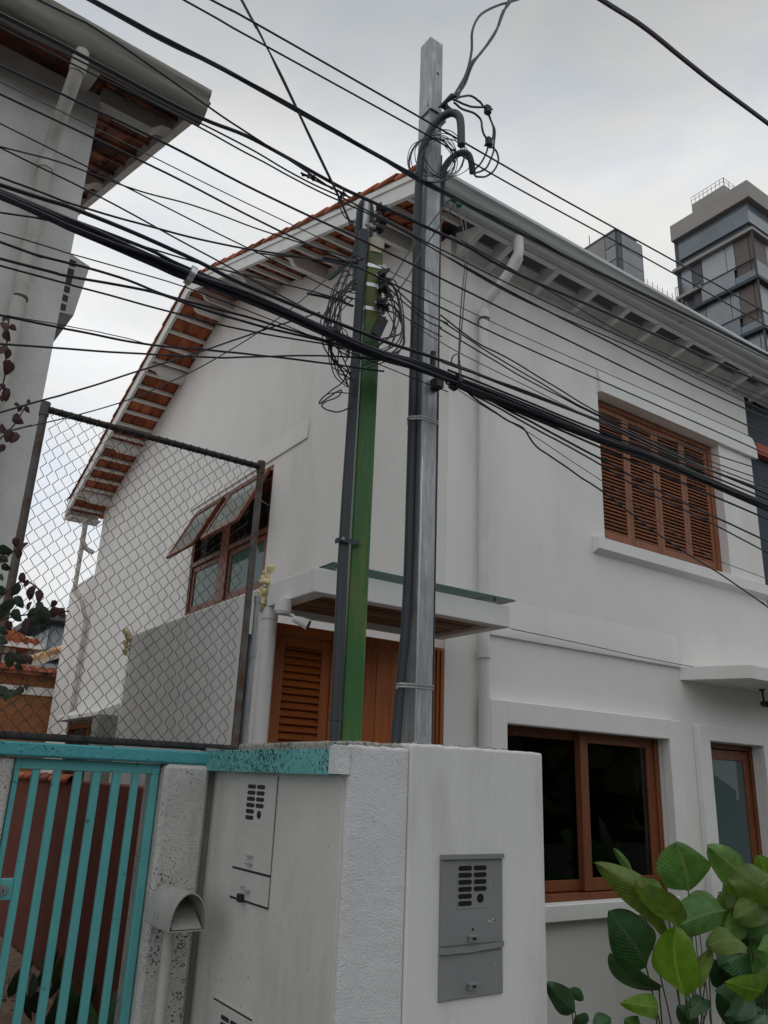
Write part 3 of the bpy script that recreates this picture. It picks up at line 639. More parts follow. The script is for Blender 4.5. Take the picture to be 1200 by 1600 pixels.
for k in range(26):
    x = FX0+.03+k*.044; z = FZ1-.01
    put('tie_wire', G().tube([(x+.003*math.cos(a), FY+.02+.0195*math.sin(a), z+.0195*math.cos(a)) for a in np.linspace(0, 6.0, 9)], .0022, 4), 'wire', FN)
# conduits standing beside the fence post
for nm, lab, x0, y0, z1, r, m in (('grey_conduit', 'thin grey conduit with couplings beside the right fence post', 1.812, 3.84, 2.50, .016, 'galv'), ('dark_conduit', 'thicker dark conduit close behind the right fence post', 1.80, 3.90, 2.30, .024, 'conduit')):
    t = thing(nm, lab, 'pipe', (x0, y0, 1.7))
    put('pipe', G().tube([(x0, y0, 1.70), (x0, y0, z1)], r, 12), m, t, True)
    put('coupling', G().tube([(x0, y0, z1-.32), (x0, y0, z1-.25)], r*1.25, 12), m, t, True)
    put('coupling', G().tube([(x0, y0, z1-.03), (x0, y0, z1+.005)], r*1.25, 12), m, t, True)
# mailbox on a pipe
MB = thing('mailbox', 'grey metal barrel-hooded mailbox on a beige pipe beside the gate', 'mailbox', (1.446, 3.6, 0))
mcx, mz, mr_ = 1.447, .985, .083; ya, yb_ = 3.44, 3.74; n_ = 14
g = G()
for y in (ya, yb_):
    for rr in (mr_, mr_-.004):
        for k in range(n_+1):
            a = math.pi*k/n_; g.v.append((mcx+rr*math.cos(a), y, mz+rr*1.72*math.sin(a)))
m_ = n_+1
for k in range(n_):
    g.f += [(k, k+1, 2*m_+k+1, 2*m_+k), (m_+k+1, m_+k, 3*m_+k, 3*m_+k+1), (k+1, k, m_+k, m_+k+1)]
put('hood', g, 'mailbox', MB, True)
g = G(); vs = [(mcx+(mr_-.0045)*math.cos(math.pi*k/n_), yb_-.10+.0*k, mz+.002+(mr_-.004)*1.72*math.sin(math.pi*k/n_)) for k in range(n_+1)]
g.add(vs, [tuple(range(n_+1))])
put('back_plate', g, 'mailbox', MB)
put('letter_flap', G().prism([(3.452, mz+.003), (3.455, mz+.006), (3.60, mz+.098), (3.603, mz+.094)], mcx-mr_+.018, mcx+mr_-.018, 0), 'mailbox', MB)
put('floor_plate', G().box(mcx-mr_+.001, mcx+mr_-.001, ya+.004, yb_, mz-.005, mz-.001), 'mailbox', MB)
put('pipe', G().tube([(1.432, 3.60, -.05), (1.432, 3.60, mz-.006)], .024, 12), 'pvcold', MB, True)

# ================================================================== METER WALL (stepped pier by the pavement)
MW = thing('meter_wall', 'white meter wall with teal coping where the two poles rise', 'wall', (2.1, 3.0, 0))
def roughtop(g, x0, x1, y0, y1, z0, z1, nx, ny, amp):
    """box whose top is an uneven sheet"""
    idx = {}
    for i in range(nx+1):
        for j in range(ny+1):
            idx[i, j] = len(g.v); e_ = (i in (0, nx)) or (j in (0, ny))
            g.v.append((x0+(x1-x0)*i/nx, y0+(y1-y0)*j/ny, z1+random.uniform(-amp, amp*.6)))
    for i in range(nx):
        for j in range(ny): g.f.append((idx[i, j], idx[i+1, j], idx[i+1, j+1], idx[i, j+1]))
    o = len(g.v); g.v += [(x0, y0, z0), (x1, y0, z0), (x1, y1, z0), (x0, y1, z0)]
    g.f.append((o+3, o+2, o+1, o)); g.f.append(tuple([o, o+1]+[idx[i, 0] for i in range(nx, -1, -1)])); g.f.append(tuple([o+1, o+2]+[idx[nx, j] for j in range(ny, -1, -1)]))
    g.f.append(tuple([o+2, o+3]+[idx[i, ny] for i in range(nx+1)])); g.f.append(tuple([o+3, o]+[idx[0, j] for j in range(ny+1)])); return g
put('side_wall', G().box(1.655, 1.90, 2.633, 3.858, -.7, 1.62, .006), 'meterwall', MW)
put('rough_pier', roughtop(G(), 1.655, 1.93, 2.60, 2.632, -.7, 1.722, 16, 2, .004), 'rough', MW)
put('smooth_pier', roughtop(G(), 1.931, 2.648, 2.594, 3.42, -.7, 1.742, 24, 10, .003), 'plaster_smooth', MW)
put('pier_core', roughtop(G(), 1.668, 1.929, 2.64, 3.6, 1.622, 1.738, 14, 30, .005), 'concrete', MW)
put('coping', roughtop(G(), 1.595, 1.654, 2.652, 3.80, 1.612, 1.704, 2, 30, .0035), 'teal', MW)
put('coping', roughtop(G(), 1.5955, 1.80, 3.801, 3.87, 1.7, 1.715, 2, 2, .003), 'concrete', MW)
g = G(); roughtop(g, 1.597, 1.654, 2.595, 2.651, 1.616, 1.717, 4, 4, .004)
put('coping_end', g, 'rough', MW)
g = G()
for k in range(60):
    x = random.uniform(1.62, 2.5); y = random.uniform(2.63, 2.75); s = random.uniform(.003, .009); z = (1.724 if x < 1.93 else 1.742)
    g.blob((x, y, z+s*.4), s, 5, .3)
tag(put('mortar_crumbs', g, 'concrete', MW), kind='stuff')
for o_ in MW.children:
    if 'pier' in o_.name or 'wall' in o_.name:
        bv = o_.modifiers.new('edge', 'BEVEL'); bv.width = .012; bv.segments = 3; bv.limit_method = 'ANGLE'; bv.angle_limit = math.radians(60)
# meter boxes
def slots(parent, P, m='slot'):
    """P(u, v, d) maps box coordinates to world; twelve-row ventilation window and an oval"""
    def pill(u0, u1, v0, v1):
        g = G(); pts = []; n = 5; r = (v1-v0)/2
        ar = pill.asp
        for k in range(n+1): a = math.pi/2+math.pi*k/n; pts.append((u0+r*ar+r*ar*math.cos(a), (v0+v1)/2+r*math.sin(a)))
        for k in range(n+1): a = -math.pi/2+math.pi*k/n; pts.append((u1-r*ar+r*ar*math.cos(a), (v0+v1)/2+r*math.sin(a)))
        f = [P(u, v, .0035) for u, v in pts]; b = [P(u, v, .0008) for u, v in pts]; n2 = len(pts)
        return g.add(f+b, [tuple(range(n2))]+[(i, n2+i, n2+(i+1) % n2, (i+1) % n2) for i in range(n2)])
    pill.asp = 1.5
    for r in range(6):
        v = .078+r*.0503
        put('vent_slot', pill(.266, .482, v, v+.034), m, parent)
        if r < 4: put('vent_slot', pill(.514, .722, v, v+.034), m, parent)
    g = G(); c = [(.62+.055*math.cos(a), .316+.033*math.sin(a)) for a in np.linspace(0, 2*math.pi, 18)[:-1]]
    f = [P(u, v, .0035) for u, v in c]; b = [P(u, v, .0008) for u, v in c]; n2 = len(c)
    put('viewing_hole', g.add(f+b, [tuple(range(n2))]+[(i, n2+i, n2+(i+1) % n2, (i+1) % n2) for i in range(n2)]), m, parent)
def pbox(g, P, u0, u1, v0, v1, d0, d1):
    return g.add([P(u, v, d_) for d_ in (d0, d1) for (u, v) in ((u0, v0), (u1, v0), (u1, v1), (u0, v1))], [(0, 1, 2, 3), (7, 6, 5, 4), (0, 4, 5, 1), (1, 5, 6, 2), (2, 6, 7, 3), (3, 7, 4, 0)])
# grey one on the street face
GB = thing('meter_box', 'grey electricity meter box in the smooth street face', 'meter box', (2.24, 2.59, .84))
bx0, bx1, bz0, bz1, by = 2.082, 2.397, .845, 1.337, 2.593
def PF(u, v, d): return (bx0+(bx1-bx0)*u, by-d, bz1-(bz1-bz0)*v)
put('box', pbox(G(), PF, 0, 1, 0, 1, -.01, .004), 'metergrey', GB)
def PF2(u, v, d): return PF(u, v, d+.0075)
ud = put('upper_door', pbox(pbox(G(), PF, .005, .995, .032, .632, .0041, .0085), PF, .25, .77, .06, .385, .0086, .0100), 'metergrey', GB)
slots(ud, lambda u, v, d: PF(u, v, d+.0078))
put('top_lip', pbox(G(), PF, -.005, 1.005, -.006, .029, .0041, .018), 'metergrey', GB)
ld = put('lower_door', pbox(G(), PF, .005, .995, .695, .995, .0041, .0072), 'metergrey', GB)
g = G(); o = [(0, .645), (.5, .655), (1, .632), (1, .672), (.5, .69), (0, .688)]
f = [PF(u, v, .015) for u, v in o]; b = [PF(u, v, .0045) for u, v in o]
put('hinge_strip', g.add(f+b, [tuple(range(6)), tuple(range(11, 5, -1))]+[(i, 6+i, 6+(i+1) % 6, (i+1) % 6) for i in range(6)]), 'metergrey', GB)
for dd, v in ((ud, .57), (ld, .895)):
    put('hasp', pbox(pbox(G(), PF, .42, .57, v, v+.012, .0087, .03), PF, .43, .45, v+.0125, v+.04, .0087, .028), 'metergrey', dd)
    put('hasp_recess', pbox(G(), PF, .425, .56, v+.014, v+.036, .0089, .0094), 'slot', dd)
put('key_hole', pbox(G(), PF, .495, .515, .525, .54, .0087, .0105), 'slot', ud)
g = G()
for k in range(9):
    u, v = random.uniform(.73, .86), random.uniform(.465, .50)
    pbox(g, PF, u, u+random.uniform(.02, .06), v, v+.006, .0087, .0097)
put('embossed_mark', g, 'meterwhite', ud)
# white one on the side face under the coping
WB = thing('meter_box', 'white painted meter box with padlock on the side face under the coping', 'meter box', (1.65, 3.32, 1.09))
sy0, sy1, sz0, sz1 = 3.505, 3.14, 1.095, 1.600
def PS(u, v, d): return (1.6548-d, sy0+(sy1-sy0)*u, sz1-(sz1-sz0)*v)
put('box', pbox(G(), PS, -.01, 1.01, -.005, 1.005, -.01, .003), 'meterwhite', WB)
put('shadow_gap', pbox(G(), PS, 0, 1, .755, .772, .0031, .0038), 'slot', WB)
ud = put('upper_door', pbox(pbox(G(), PS, .008, .992, .005, .752, .0032, .0085), PS, .25, .77, .05, .40, .0086, .0098), 'meterwhite', WB)
slots(ud, lambda u, v, d: PS(u, v, d+.0074))
ld = put('lower_door', pbox(G(), PS, .008, .992, .774, .985, .0032, .0090), 'meterwhite', WB)
put('edge_gap', pbox(G(), PS, .992, 1.004, .0, .99, .0032, .0040), 'slot', WB)
put('edge_gap', pbox(G(), PS, -.002, .006, .0, .99, .0032, .0036), 'greycolumn', WB)
put('bottom_gap', pbox(G(), PS, .0, 1.0, .988, 1.003, .0032, .0042), 'slot', WB)
for v in (.64, .70):
    put('hasp', pbox(G(), PS, .42, .56, v, v+.012, .0087, .022), 'mailbox', ud)
put('hasp', pbox(G(), PS, .44, .56, .90, .912, .0092, .024), 'mailbox', ld)
pk = PS(.42, .945, .02)
pad = put('padlock', G().box(pk[0]-.010, pk[0]+.008, pk[1]-.004, pk[1]+.034, pk[2]-.030, pk[2]+.002, .003), 'black', WB)
put('shackle', G().tube([(pk[0], pk[1]+.004+.0*k, pk[2]) if k < 0 else (pk[0], pk[1]+.014-.011*math.cos(k*math.pi/8)-.012, pk[2]+.02+.012*math.sin(k*math.pi/8)) for k in range(9)], .0028, 6), 'galv', pad)
# third box low on the side face
TB = thing('meter_box', 'low white meter box near the foot of the side face', 'meter box', (1.65, 3.39, .2))
sz0, sz1, sy0, sy1 = .20, .70, 3.565, 3.20
put('box', pbox(G(), PS, -.015, 1.015, -.01, 1.0, -.01, .006), 'meterwhite', TB)
td = put('door', pbox(G(), PS, .02, .98, .02, .98, .0061, .011), 'meterwhite', TB)
slots(td, lambda u, v, d: PS(u, v, d+.0085))
put('shadow_gap', pbox(G(), PS, .0, 1.0, .0, .012, .0062, .0075), 'slot', TB)

# ================================================================== POLES
def vpole(px, py, Y): return at_y(px, py, Y)
# galvanised square pole
gx, gy, ph = 2.355, 3.12, .05
SP = thing('square_pole', 'tall galvanised square steel pole rising from the meter wall', 'pole', (gx, gy, 1.5))
ztop = 6.06
g = G(); g.prism([(gx-ph, gy-ph), (gx+ph, gy-ph), (gx+ph, gy+ph), (gx-ph, gy+ph)], 1.2, ztop, 2)
g.v = [(x-.022*(z-1.7)/4.3 if z > 2 else x, y, z) for x, y, z in g.v]
put('shaft', g, 'galv', SP)
def gxx(z): return gx-.022*(z-1.7)/4.3
put('pole_cap', G().box(gxx(ztop)-ph+.004, gxx(ztop)+ph-.004, gy-ph+.004, gy+ph-.004, ztop+.0005, ztop+.004), 'galv', SP)
put('corner_seam', G().box(gx-ph-.002, gx-ph+.004, gy-ph-.002, gy-ph+.004, 1.7, 3.2), 'steel', SP)
put('bolt_hole', G().tube([(gxx(5.8)+.015, gy-ph-.0005, 5.80), (gxx(5.8)+.015, gy-ph-.002, 5.80)], .009, 10), 'slot', SP)
cd = [(2.245, 3.14, 1.5), (2.245, 3.14, 1.74), (2.258, 3.13, 2.05), (2.274, 3.122, 2.45), (2.272, 3.122, 3.3), (2.262, 3.115, 4.2), (2.252, 3.10, 5.0), (2.262, 3.055, 5.22), (2.30, 3.0, 5.34), (2.345, 2.94, 5.38), (2.375, 2.90, 5.35), (2.385, 2.885, 5.28), (2.387, 2.88, 5.12)]
put('conduit', G().tube(crom(cd, 6), .0235, 12), 'conduit', SP, True)
put('earth_wire', G().tube([(gx+ph+.009, gy-ph+.012, 1.6), (gx+ph+.006, gy-ph+.012, 3.4), (gx+ph-.006, gy-ph+.012, 5.2)], .006, 6), 'cable', SP)
cd2 = [tuple(at_y(690, 330, 3.10)), tuple(at_y(691, 290, 3.08)), tuple(at_y(695, 262, 3.05)), tuple(at_y(706, 247, 3.03)), tuple(at_y(720, 239, 3.0)), tuple(at_y(731, 241, 2.98)), tuple(at_y(736, 252, 2.97)), tuple(at_y(738.5, 270, 2.97))]
put('gooseneck', G().tube(crom(cd2, 6), .0195, 12), 'darkpipe', SP, True)
def strap(z, parent, pts, m='steel', h=.014):
    g = G()
    for i in range(len(pts)):
        a, b = pts[i], pts[(i+1) % len(pts)]; d_ = Vector((b[0]-a[0], b[1]-a[1], 0)); n = max(2, int(d_.length/.012))
        out = Vector((d_.y, -d_.x, 0)).normalized()*.0016
        # perforated band: two thin rims with bridges
        A = Vector((*a, z)); B = Vector((*b, z))
        for zz, hh in ((h*.36, h*.14), (-h*.36, h*.14)):
            q = [A+Vector((0, 0, zz-hh)), B+Vector((0, 0, zz-hh)), B+Vector((0, 0, zz+hh)), A+Vector((0, 0, zz+hh))]
            g.add(q+[p_+out for p_ in q], [(0, 1, 2, 3), (7, 6, 5, 4), (0, 4, 5, 1), (2, 6, 7, 3), (1, 5, 6, 2), (3, 7, 4, 0)])
        for k in range(n+1):
            c = A.lerp(B, k/n); t = d_.normalized()*.0016
            q = [c-t+Vector((0, 0, -h*.36)), c+t+Vector((0, 0, -h*.36)), c+t+Vector((0, 0, h*.36)), c-t+Vector((0, 0, h*.36))]
            g.add(q+[p_+out for p_ in q], [(0, 1, 2, 3), (7, 6, 5, 4), (0, 4, 5, 1), (2, 6, 7, 3)])
    st = put('strap', g, m, parent); return st
for z in (3.42, 2.03):
    e_ = gxx(z)-gx; xl = 2.246-(.012 if z < 3 else 0); s_ = strap(z, SP, [(xl, 3.13), (xl+.003, 3.108), (xl+.022, 3.094), (gx-ph+e_-.001, gy-ph-.003), (gx+ph+e_+.003, gy-ph-.003), (gx+ph+e_+.003, gy+ph+.003), (xl+.03, gy+ph+.003)], h=.021)
    put('strap_bolt', G().tube([(xl-.001, 3.12, z-.008), (xl-.016, 3.105, z-.018)], .006, 6), 'galv', s_)
br = put('bracket', G().box(gxx(5.5)-ph-.012, gxx(5.5)-ph-.001, gy-ph-.03, gy+.02, 5.46, 5.52, .002).box(gxx(5.5)-ph-.012, gxx(5.5)+ph+.012, gy-ph-.012, gy-ph-.001, 5.485, 5.51, .001).box(gxx(5.5)+ph+.001, gxx(5.5)+ph+.012, gy-ph-.03, gy+.02, 5.42, 5.50, .002), 'galv', SP)
put('clevis', G().tube([tuple(at_y(686, 186, 3.02)), tuple(at_y(702, 172, 2.99))], .016, 8), 'galv', br, True)
put('spool_insulator', G().tube([tuple(at_y(693, 163, 3.0)), tuple(at_y(697, 168, 2.995)), tuple(at_y(701, 174, 2.99)), tuple(at_y(705, 179, 2.985))], .02, 12, rs=[.026, .018, .026, .024]), 'black', br, True)
put('cable_grip', G().tube([tuple(at_y(686, 168, 3.0)), tuple(at_y(707, 150, 2.96))], .013, 10, rs=[.006, .019]), 'black', br, True)
put('telecom_clamp', G().box(*[c for c in (gxx(3.6)+.0, gxx(3.6)+.05)], gy-ph-.06, gy-ph-.001, 3.60, 3.66, .004).tube([tuple(at_y(677, 550, 3.0)), tuple(at_y(676, 580, 3.0))], .016, 8), 'black', SP)
put('foot_collar', roughtop(G(), gx-.09, gx+.07, gy-.12, gy+.07, 1.72, 1.752, 5, 5, .006), 'concrete', SP)
# round green pole
px_, py_ = 1.972, 3.115
GPz = 4.36
GPo = thing('green_pole', 'green painted round steel pole with cream cap and cable tangle', 'pole', (px_, py_, 1.5))
def sq(g, w0, w1, z0, z1, dx=0, c=.006):
    ra = math.radians(-18.5); ca, sa = math.cos(ra), math.sin(ra); n = 8; vs = []
    for w_, z in ((w0, z0), (w1, z1)):
        for (a, b) in ((-w_, -w_+c), (-w_+c, -w_), (w_-c, -w_), (w_, -w_+c), (w_, w_-c), (w_-c, w_), (-w_+c, w_), (-w_, w_-c)):
            vs.append((px_+dx+a*ca-b*sa, py_+a*sa+b*ca, z))
    return g.add(vs, [tuple(range(n))[::-1], tuple(range(n, 2*n))]+[(i, (i+1) % n, n+(i+1) % n, n+i) for i in range(n)])
put('shaft', sq(G(), .0475, .045, 1.3, 3.9), 'greenpaint', GPo)
put('shaft_top', sq(G(), .0452, .043, 3.86, 4.34), 'olivepaint', GPo)
put('cap', sq(sq(G(), .048, .050, 4.30, 4.385, c=.02), .049, .036, 4.3851, 4.40, c=.018), 'cream', GPo)
for z in (4.20, 4.08, 3.935):
    bd = put('band', sq(G(), .0468, .0468, z, z+.022), 'steel', GPo)
    put('band_buckle', G().box(px_+.02, px_+.05, py_-.068, py_-.045, z-.006, z+.028, .002), 'galv', bd)
cdt = [(1.884, 3.09, 1.5), (1.884, 3.09, 1.9), (1.876, 3.095, 2.6), (1.880, 3.095, 3.3), (1.886, 3.095, 4.0), (1.892, 3.10, 4.42)]
put('conduit', G().tube(crom(cdt, 4), .0245, 12), 'conduit', GPo, True)
cl = put('pipe_clamp', G().box(1.835, 1.945, 3.056, 3.062, 2.645, 2.667, .001).box(1.836, 1.842, 3.062, 3.11, 2.645, 2.667), 'darkpipe', GPo)
put('clamp_bolt', G().tube([(1.842, 3.055, 2.656), (1.842, 3.043, 2.656)], .007, 8), 'galv', cl)
put('coupling', G().tube([(1.884, 3.09, 1.84), (1.884, 3.09, 1.87)], .028, 12), 'conduit', GPo, True)
put('footing', roughtop(G(), px_-.10, px_+.08, py_-.12, py_+.07, 1.70, 1.735, 5, 5, .008), 'concrete', GPo)
# steel channel upright behind the green pole with two insulators
CH = thing('steel_upright', 'slate grey steel upright with rounded top behind the green pole', 'pole', (1.93, 3.2, 1.5))
g = G(); cc = at_y(570, 345, 3.2); ccx = cc.x; zz1 = at_y(575, 312, 3.2).z
prof = [(-.05, 4.12), (.05, 4.12), (.05, zz1-.10), (.045, zz1-.05), (.03, zz1-.015), (.0, zz1), (-.03, zz1-.02), (-.045, zz1-.06), (-.05, zz1-.11)]
g.prism([(ccx+a, z) for a, z in prof], 3.185, 3.215, 1)
put('plate', g, 'darkpipe', CH)
put('tube', G().tube([(ccx-.015, 3.165, 4.2), (ccx-.015, 3.165, zz1-.10), (ccx-.015, 3.165, zz1-.05)], .02, 12, rs=[.02, .02, .016]), 'galv', CH, True)
for k, (a, b) in enumerate(((597, 326), (597, 345), (592, 357))):
    q = at_y(a, b, 3.1)
    put('spool_insulator', G().tube([(q.x-.035, q.y, q.z), (q.x-.02, q.y, q.z), (q.x-.012, q.y, q.z), (q.x+.006, q.y, q.z), (q.x+.014, q.y, q.z), (q.x+.03, q.y, q.z)], .02, 12, rs=[.012, .03, .02, .02, .03, .014]), 'black', CH, True)
q = at_y(577, 358, 3.12)
put('bolt', G().tube([(q.x-.04, q.y-.02, q.z), (q.x+.02, q.y-.03, q.z)], .009, 8).tube([(q.x-.02, q.y-.02, q.z-.01), (q.x-.02, q.y-.05, q.z-.012)], .012, 6), 'galv', CH)
# telecom fittings hanging on the green pole
p = at_y(592, 512, 3.0)
SB = thing('splice_box', 'small black splice box tilted at the right of the green pole', 'box', tuple(p))
dz = Vector((.022, 0, .06)); ux = Vector((.024, 0, -.008)); uy = Vector((0, .016, 0))
vs = [p+dz*a+ux*b+uy*c for a in (-1, 1) for b in (-1, 1) for c in (-1, 1)]
put('case', G().add(vs, [(0, 1, 3, 2), (4, 6, 7, 5), (0, 4, 5, 1), (2, 3, 7, 6), (0, 2, 6, 4), (1, 5, 7, 3)]), 'black', SB)
put('gland', G().tube([p-dz*1.0, p-dz*1.35], .01, 8).tube([p+dz*1.0+ux*.3, p+dz*1.3+ux*.3], .006, 6), 'black', SB)
for i, (a, b, w_, lab) in enumerate(((599, 432, 1.0, 'upper'), (602, 452, 1.25, 'middle'), (598, 474, 1.1, 'lower'))):
    p = at_y(a, b, 3.03)
    KT = thing('anchor_clamp', '%s black anchor clamp bolted to the right of the green pole' % {'upper': 'uppermost', 'middle': 'largest, middle', 'lower': 'lowest'}[lab], 'clamp', tuple(p), 'anchor clamps on the green pole')
    g = G().box(p.x-.03*w_, p.x+.012*w_, p.y-.015, p.y+.02, p.z-.014*w_, p.z+.022*w_, .004).tube([(p.x, p.y-.01, p.z+.01), (p.x+.02, p.y-.02, p.z+.045*w_)], .009, 8).box(p.x+.0, p.x+.034*w_, p.y-.012, p.y+.01, p.z-.03*w_, p.z-.012*w_, .003)
    put('clamp_body', g, 'black', KT)
    put('bolt', G().tube([(p.x-.01, p.y-.016, p.z), (p.x-.01, p.y-.035, p.z)], .008, 6).tube([(p.x+.016, p.y-.013, p.z-.02), (p.x+.016, p.y-.026, p.z-.02)], .007, 6), 'black', KT)
    put('clamp_arm', G().tube([(p.x-.03*w_, p.y+.01, p.z), (px_+.045, py_-.02, p.z+.004)], .009, 8), 'galv', KT)
p = at_y(527, 425, 3.02)
SL_ = thing('splice_tube', 'green and black splice tube tilted left of the green pole', 'box', tuple(p))
a = at_y(514, 437, 3.0); b = at_y(543, 411, 3.0)
put('tube', G().tube([a, a.lerp(b, .2), a.lerp(b, .8), b], .012, 10, rs=[.006, .012, .012, .007]), mat('dark_green_plastic', (.012, .08, .05), .4, .1), SL_, True)

# ================================================================== OVERHEAD CABLES (each one an object)
def cable(label, wpx, pts, Y=2.93, ext='', m='cable', name='cable', group='overhead street cables', n=7, cat='cable', sides=6):
    P3 = []
    for q in pts: P3.append(at_y(q[0], q[1], q[2] if len(q) > 2 else Y))
    if 'L' in ext: P3.insert(0, P3[0]+(P3[0]-P3[1]).normalized()*1.5)
    if 'R' in ext: P3.append(P3[-1]+(P3[-1]-P3[-2]).normalized()*3.0)
    r = rpx(wpx, P3[len(P3)//2]); c = crom(P3, n); mid = c[len(c)//2]; w1, w2 = random.uniform(0, 6), random.uniform(7, 12)
    c = [p_+Vector((0, .0015*math.sin(i_*.5+w1), .0012*math.sin(i_*.4+w1)+.0006*math.sin(i_*1.1+w2))) for i_, p_ in enumerate(c)]
    o = put(name, G().tube(c, r, sides), m, None, True, origin=mid)
    return tag(o, label, cat, group)
LE = 'black cable entering %s along the left edge of the photo'
cable('highest thin wire crossing above the roof corner, upper of a parallel pair', 2.6, [(330, 0), (400, 37), (800, 266), (960, 356), (1200, 490)], 2.93, 'LR', name='wire')
cable('thin wire just below the highest one, lower of the parallel pair', 2.4, [(287, 0), (400, 63), (677, 217), (800, 289), (1057, 430), (1200, 510)], 2.94, 'LR', name='wire')
cable('thick black cable passing the grey pole and running along the gutter', 5.6, [(143, 0), (270, 68), (400, 136), (653, 278), (800, 357), (960, 438), (1120, 515), (1200, 556)], 2.95, 'LR')
cable('thin wire lashed under the thick gutter cable', 2.0, [(140, 2), (270, 73), (400, 133), (530, 206), (653, 283), (800, 352), (960, 444), (1100, 512), (1200, 562)], 2.94, 'LR', name='wire')
cable('slender cable from top left meeting the thick cable at the old eave', 2.8, [(60, 0), (150, 45), (320, 163), (400, 216), (520, 296)], 2.9, 'L')
cable('thick cable just under the neighbour gutter to the top of the green pole', 5.0, [(0, 22), (150, 98), (303, 180), (400, 219), (530, 292), (597, 322), (727, 384), (800, 424), (980, 503), (1200, 602)], 2.97, 'LR')
cable('upper thin wire just below the thick cable at the old eave', 2.4, [(0, 36), (150, 108), (303, 187), (400, 238), (480, 283), (560, 322), (680, 385), (800, 446), (1000, 540), (1200, 632)], 2.96, 'LR', name='wire')
cable('lower thin wire just below the thick cable at the old eave', 2.4, [(0, 43), (150, 118), (303, 194), (400, 247), (480, 290), (620, 356), (800, 460), (1000, 549), (1200, 645)], 2.95, 'LR', name='wire')
cable('stout cable crossing the old downpipe and both poles below the thin pair', 3.2, [(0, 103), (120, 158), (243, 217), (400, 297), (553, 370), (680, 430), (800, 490), (1030, 600), (1200, 680)], 2.92, 'LR')
cable('fine pale wire crossing the downpipe of the old house', 1.5, [(0, 127), (147, 200), (400, 324), (600, 420), (800, 517), (1160, 677), (1200, 694)], 2.94, 'LR', m='cablegrey', name='wire')
cable('cable crossing the old house wall just above the bowed thin wire', 2.6, [(0, 147), (233, 257), (400, 343), (527, 402), (700, 486), (860, 560), (1177, 700), (1200, 711)], 2.91, 'LR')
cable('straight thin wire of the fork that opens right of the old eave', 2.0, [(0, 193), (200, 293), (377, 383), (520, 452), (560, 470)], 2.93, 'L', name='wire')
cable('bowed thin wire of the fork that opens right of the old eave', 2.2, [(0, 229), (90, 252), (200, 293), (300, 320), (400, 357), (545, 402)], 2.9, 'L', name='wire')
cable('cable falling steeply across the old wall to the roof ridge', 2.4, [(0, 230), (160, 310), (327, 400), (420, 452), (530, 508)], 2.94, 'L')
cable('cable crossing the gap between the houses towards the ridge', 3.0, [(0, 277), (127, 323), (260, 361), (383, 388), (520, 410), (555, 416)], 2.9, 'L')
cable('upper long cable of the main bundle, slightly apart above it', 5.2, [(0, 289), (127, 330), (290, 400), (400, 452), (580, 526), (677, 558), (800, 606), (943, 660), (1067, 716), (1200, 772)], 2.86, 'LR')
# the main bundle: several cables lashed together
BP_ = [(0, 303), (117, 353), (233, 400), (300, 429), (400, 467), (510, 517), (587, 550), (667, 577), (800, 630), (933, 683), (1033, 720), (1200, 790)]
for i, (dy, yy, w_) in enumerate(((-8, 2.865, 4.6), (-5, 2.845, 6.2), (-2, 2.87, 6.6), (0, 2.835, 6.0), (3, 2.86, 6.8), (5, 2.84, 5.4), (8, 2.85, 6.0), (10, 2.865, 4.4), (2, 2.825, 4.2), (-4, 2.83, 3.6))):
    pts = [(x, y+dy*(1.0 if x < 700 else .75)*(.75+.35*math.sin(x*.009+i*1.7))+1.3*math.sin(x*.021+i*2.3), yy+.012*math.sin(x*.011+i*2.1)) for x, y in BP_]
    cable('black cable lashed into the heavy bundle that crosses both poles', w_, pts, yy, 'LR', group='cables of the main bundle')
for i, (q, lab) in enumerate((((298, 431), 'at the ridge'), ((522, 521), 'left of the green pole'), ((712, 598), 'right of the grey pole'))):
    p = at_y(q[0], q[1], 2.853)
    g = G().tube([(p.x-.012, p.y, p.z+.004), (p.x+.012, p.y, p.z-.002)], .045 if i == 2 else .043, 12)
    tag(put('cable_tie', g, 'black' if i else 'steel', None, True, origin=p), 'band tying the heavy cable bundle '+lab, 'tie', 'ties round the main bundle')
cable('cable below the bundle at far left that meets it behind the green pole', 2.6, [(0, 332), (60, 341), (140, 360), (300, 408), (420, 438), (540, 470)], 2.9, 'L')
cable('thin wire crossing the gap just under the main bundle', 1.8, [(0, 363), (123, 400), (283, 447), (400, 490), (520, 540), (700, 612)], 2.88, 'L', name='wire')
cable('cable leaving the old wall halfway down and crossing the right slope top', 3.6, [(0, 378), (63, 400), (187, 433), (277, 467), (400, 499), (520, 535), (640, 568)], 2.9, 'L')
cable('stout greyish cable bowing across the gap below the bundle', 3.8, [(0, 404), (110, 432), (240, 457), (330, 487), (400, 508), (520, 536), (660, 575)], 2.89, 'L')
cable('cable sagging just below the stout greyish one', 2.8, [(0, 415), (130, 450), (267, 488), (400, 519), (540, 545), (680, 580)], 2.92, 'L')
cable('cable crossing above the fence from the vine top to the green pole', 3.2, [(0, 492), (117, 517), (233, 538), (330, 548), (400, 554), (500, 567), (600, 580)], 2.92, 'L')
cable('nearly level cable crossing above the fence, lowest of the level ones', 2.8, [(0, 537), (217, 553), (330, 558), (400, 558), (520, 556), (620, 566), (680, 582)], 2.9, 'L')
cable('thin slack wire curving from the vine to the level cables', 1.4, [(10, 493), (113, 511), (180, 524), (240, 541)], 2.91, '', name='wire')
cable('rising cable from the left edge above the fence up to the bundle', 2.8, [(0, 645), (110, 613), (217, 580), (310, 550), (400, 520), (500, 488)], 2.9, 'L')
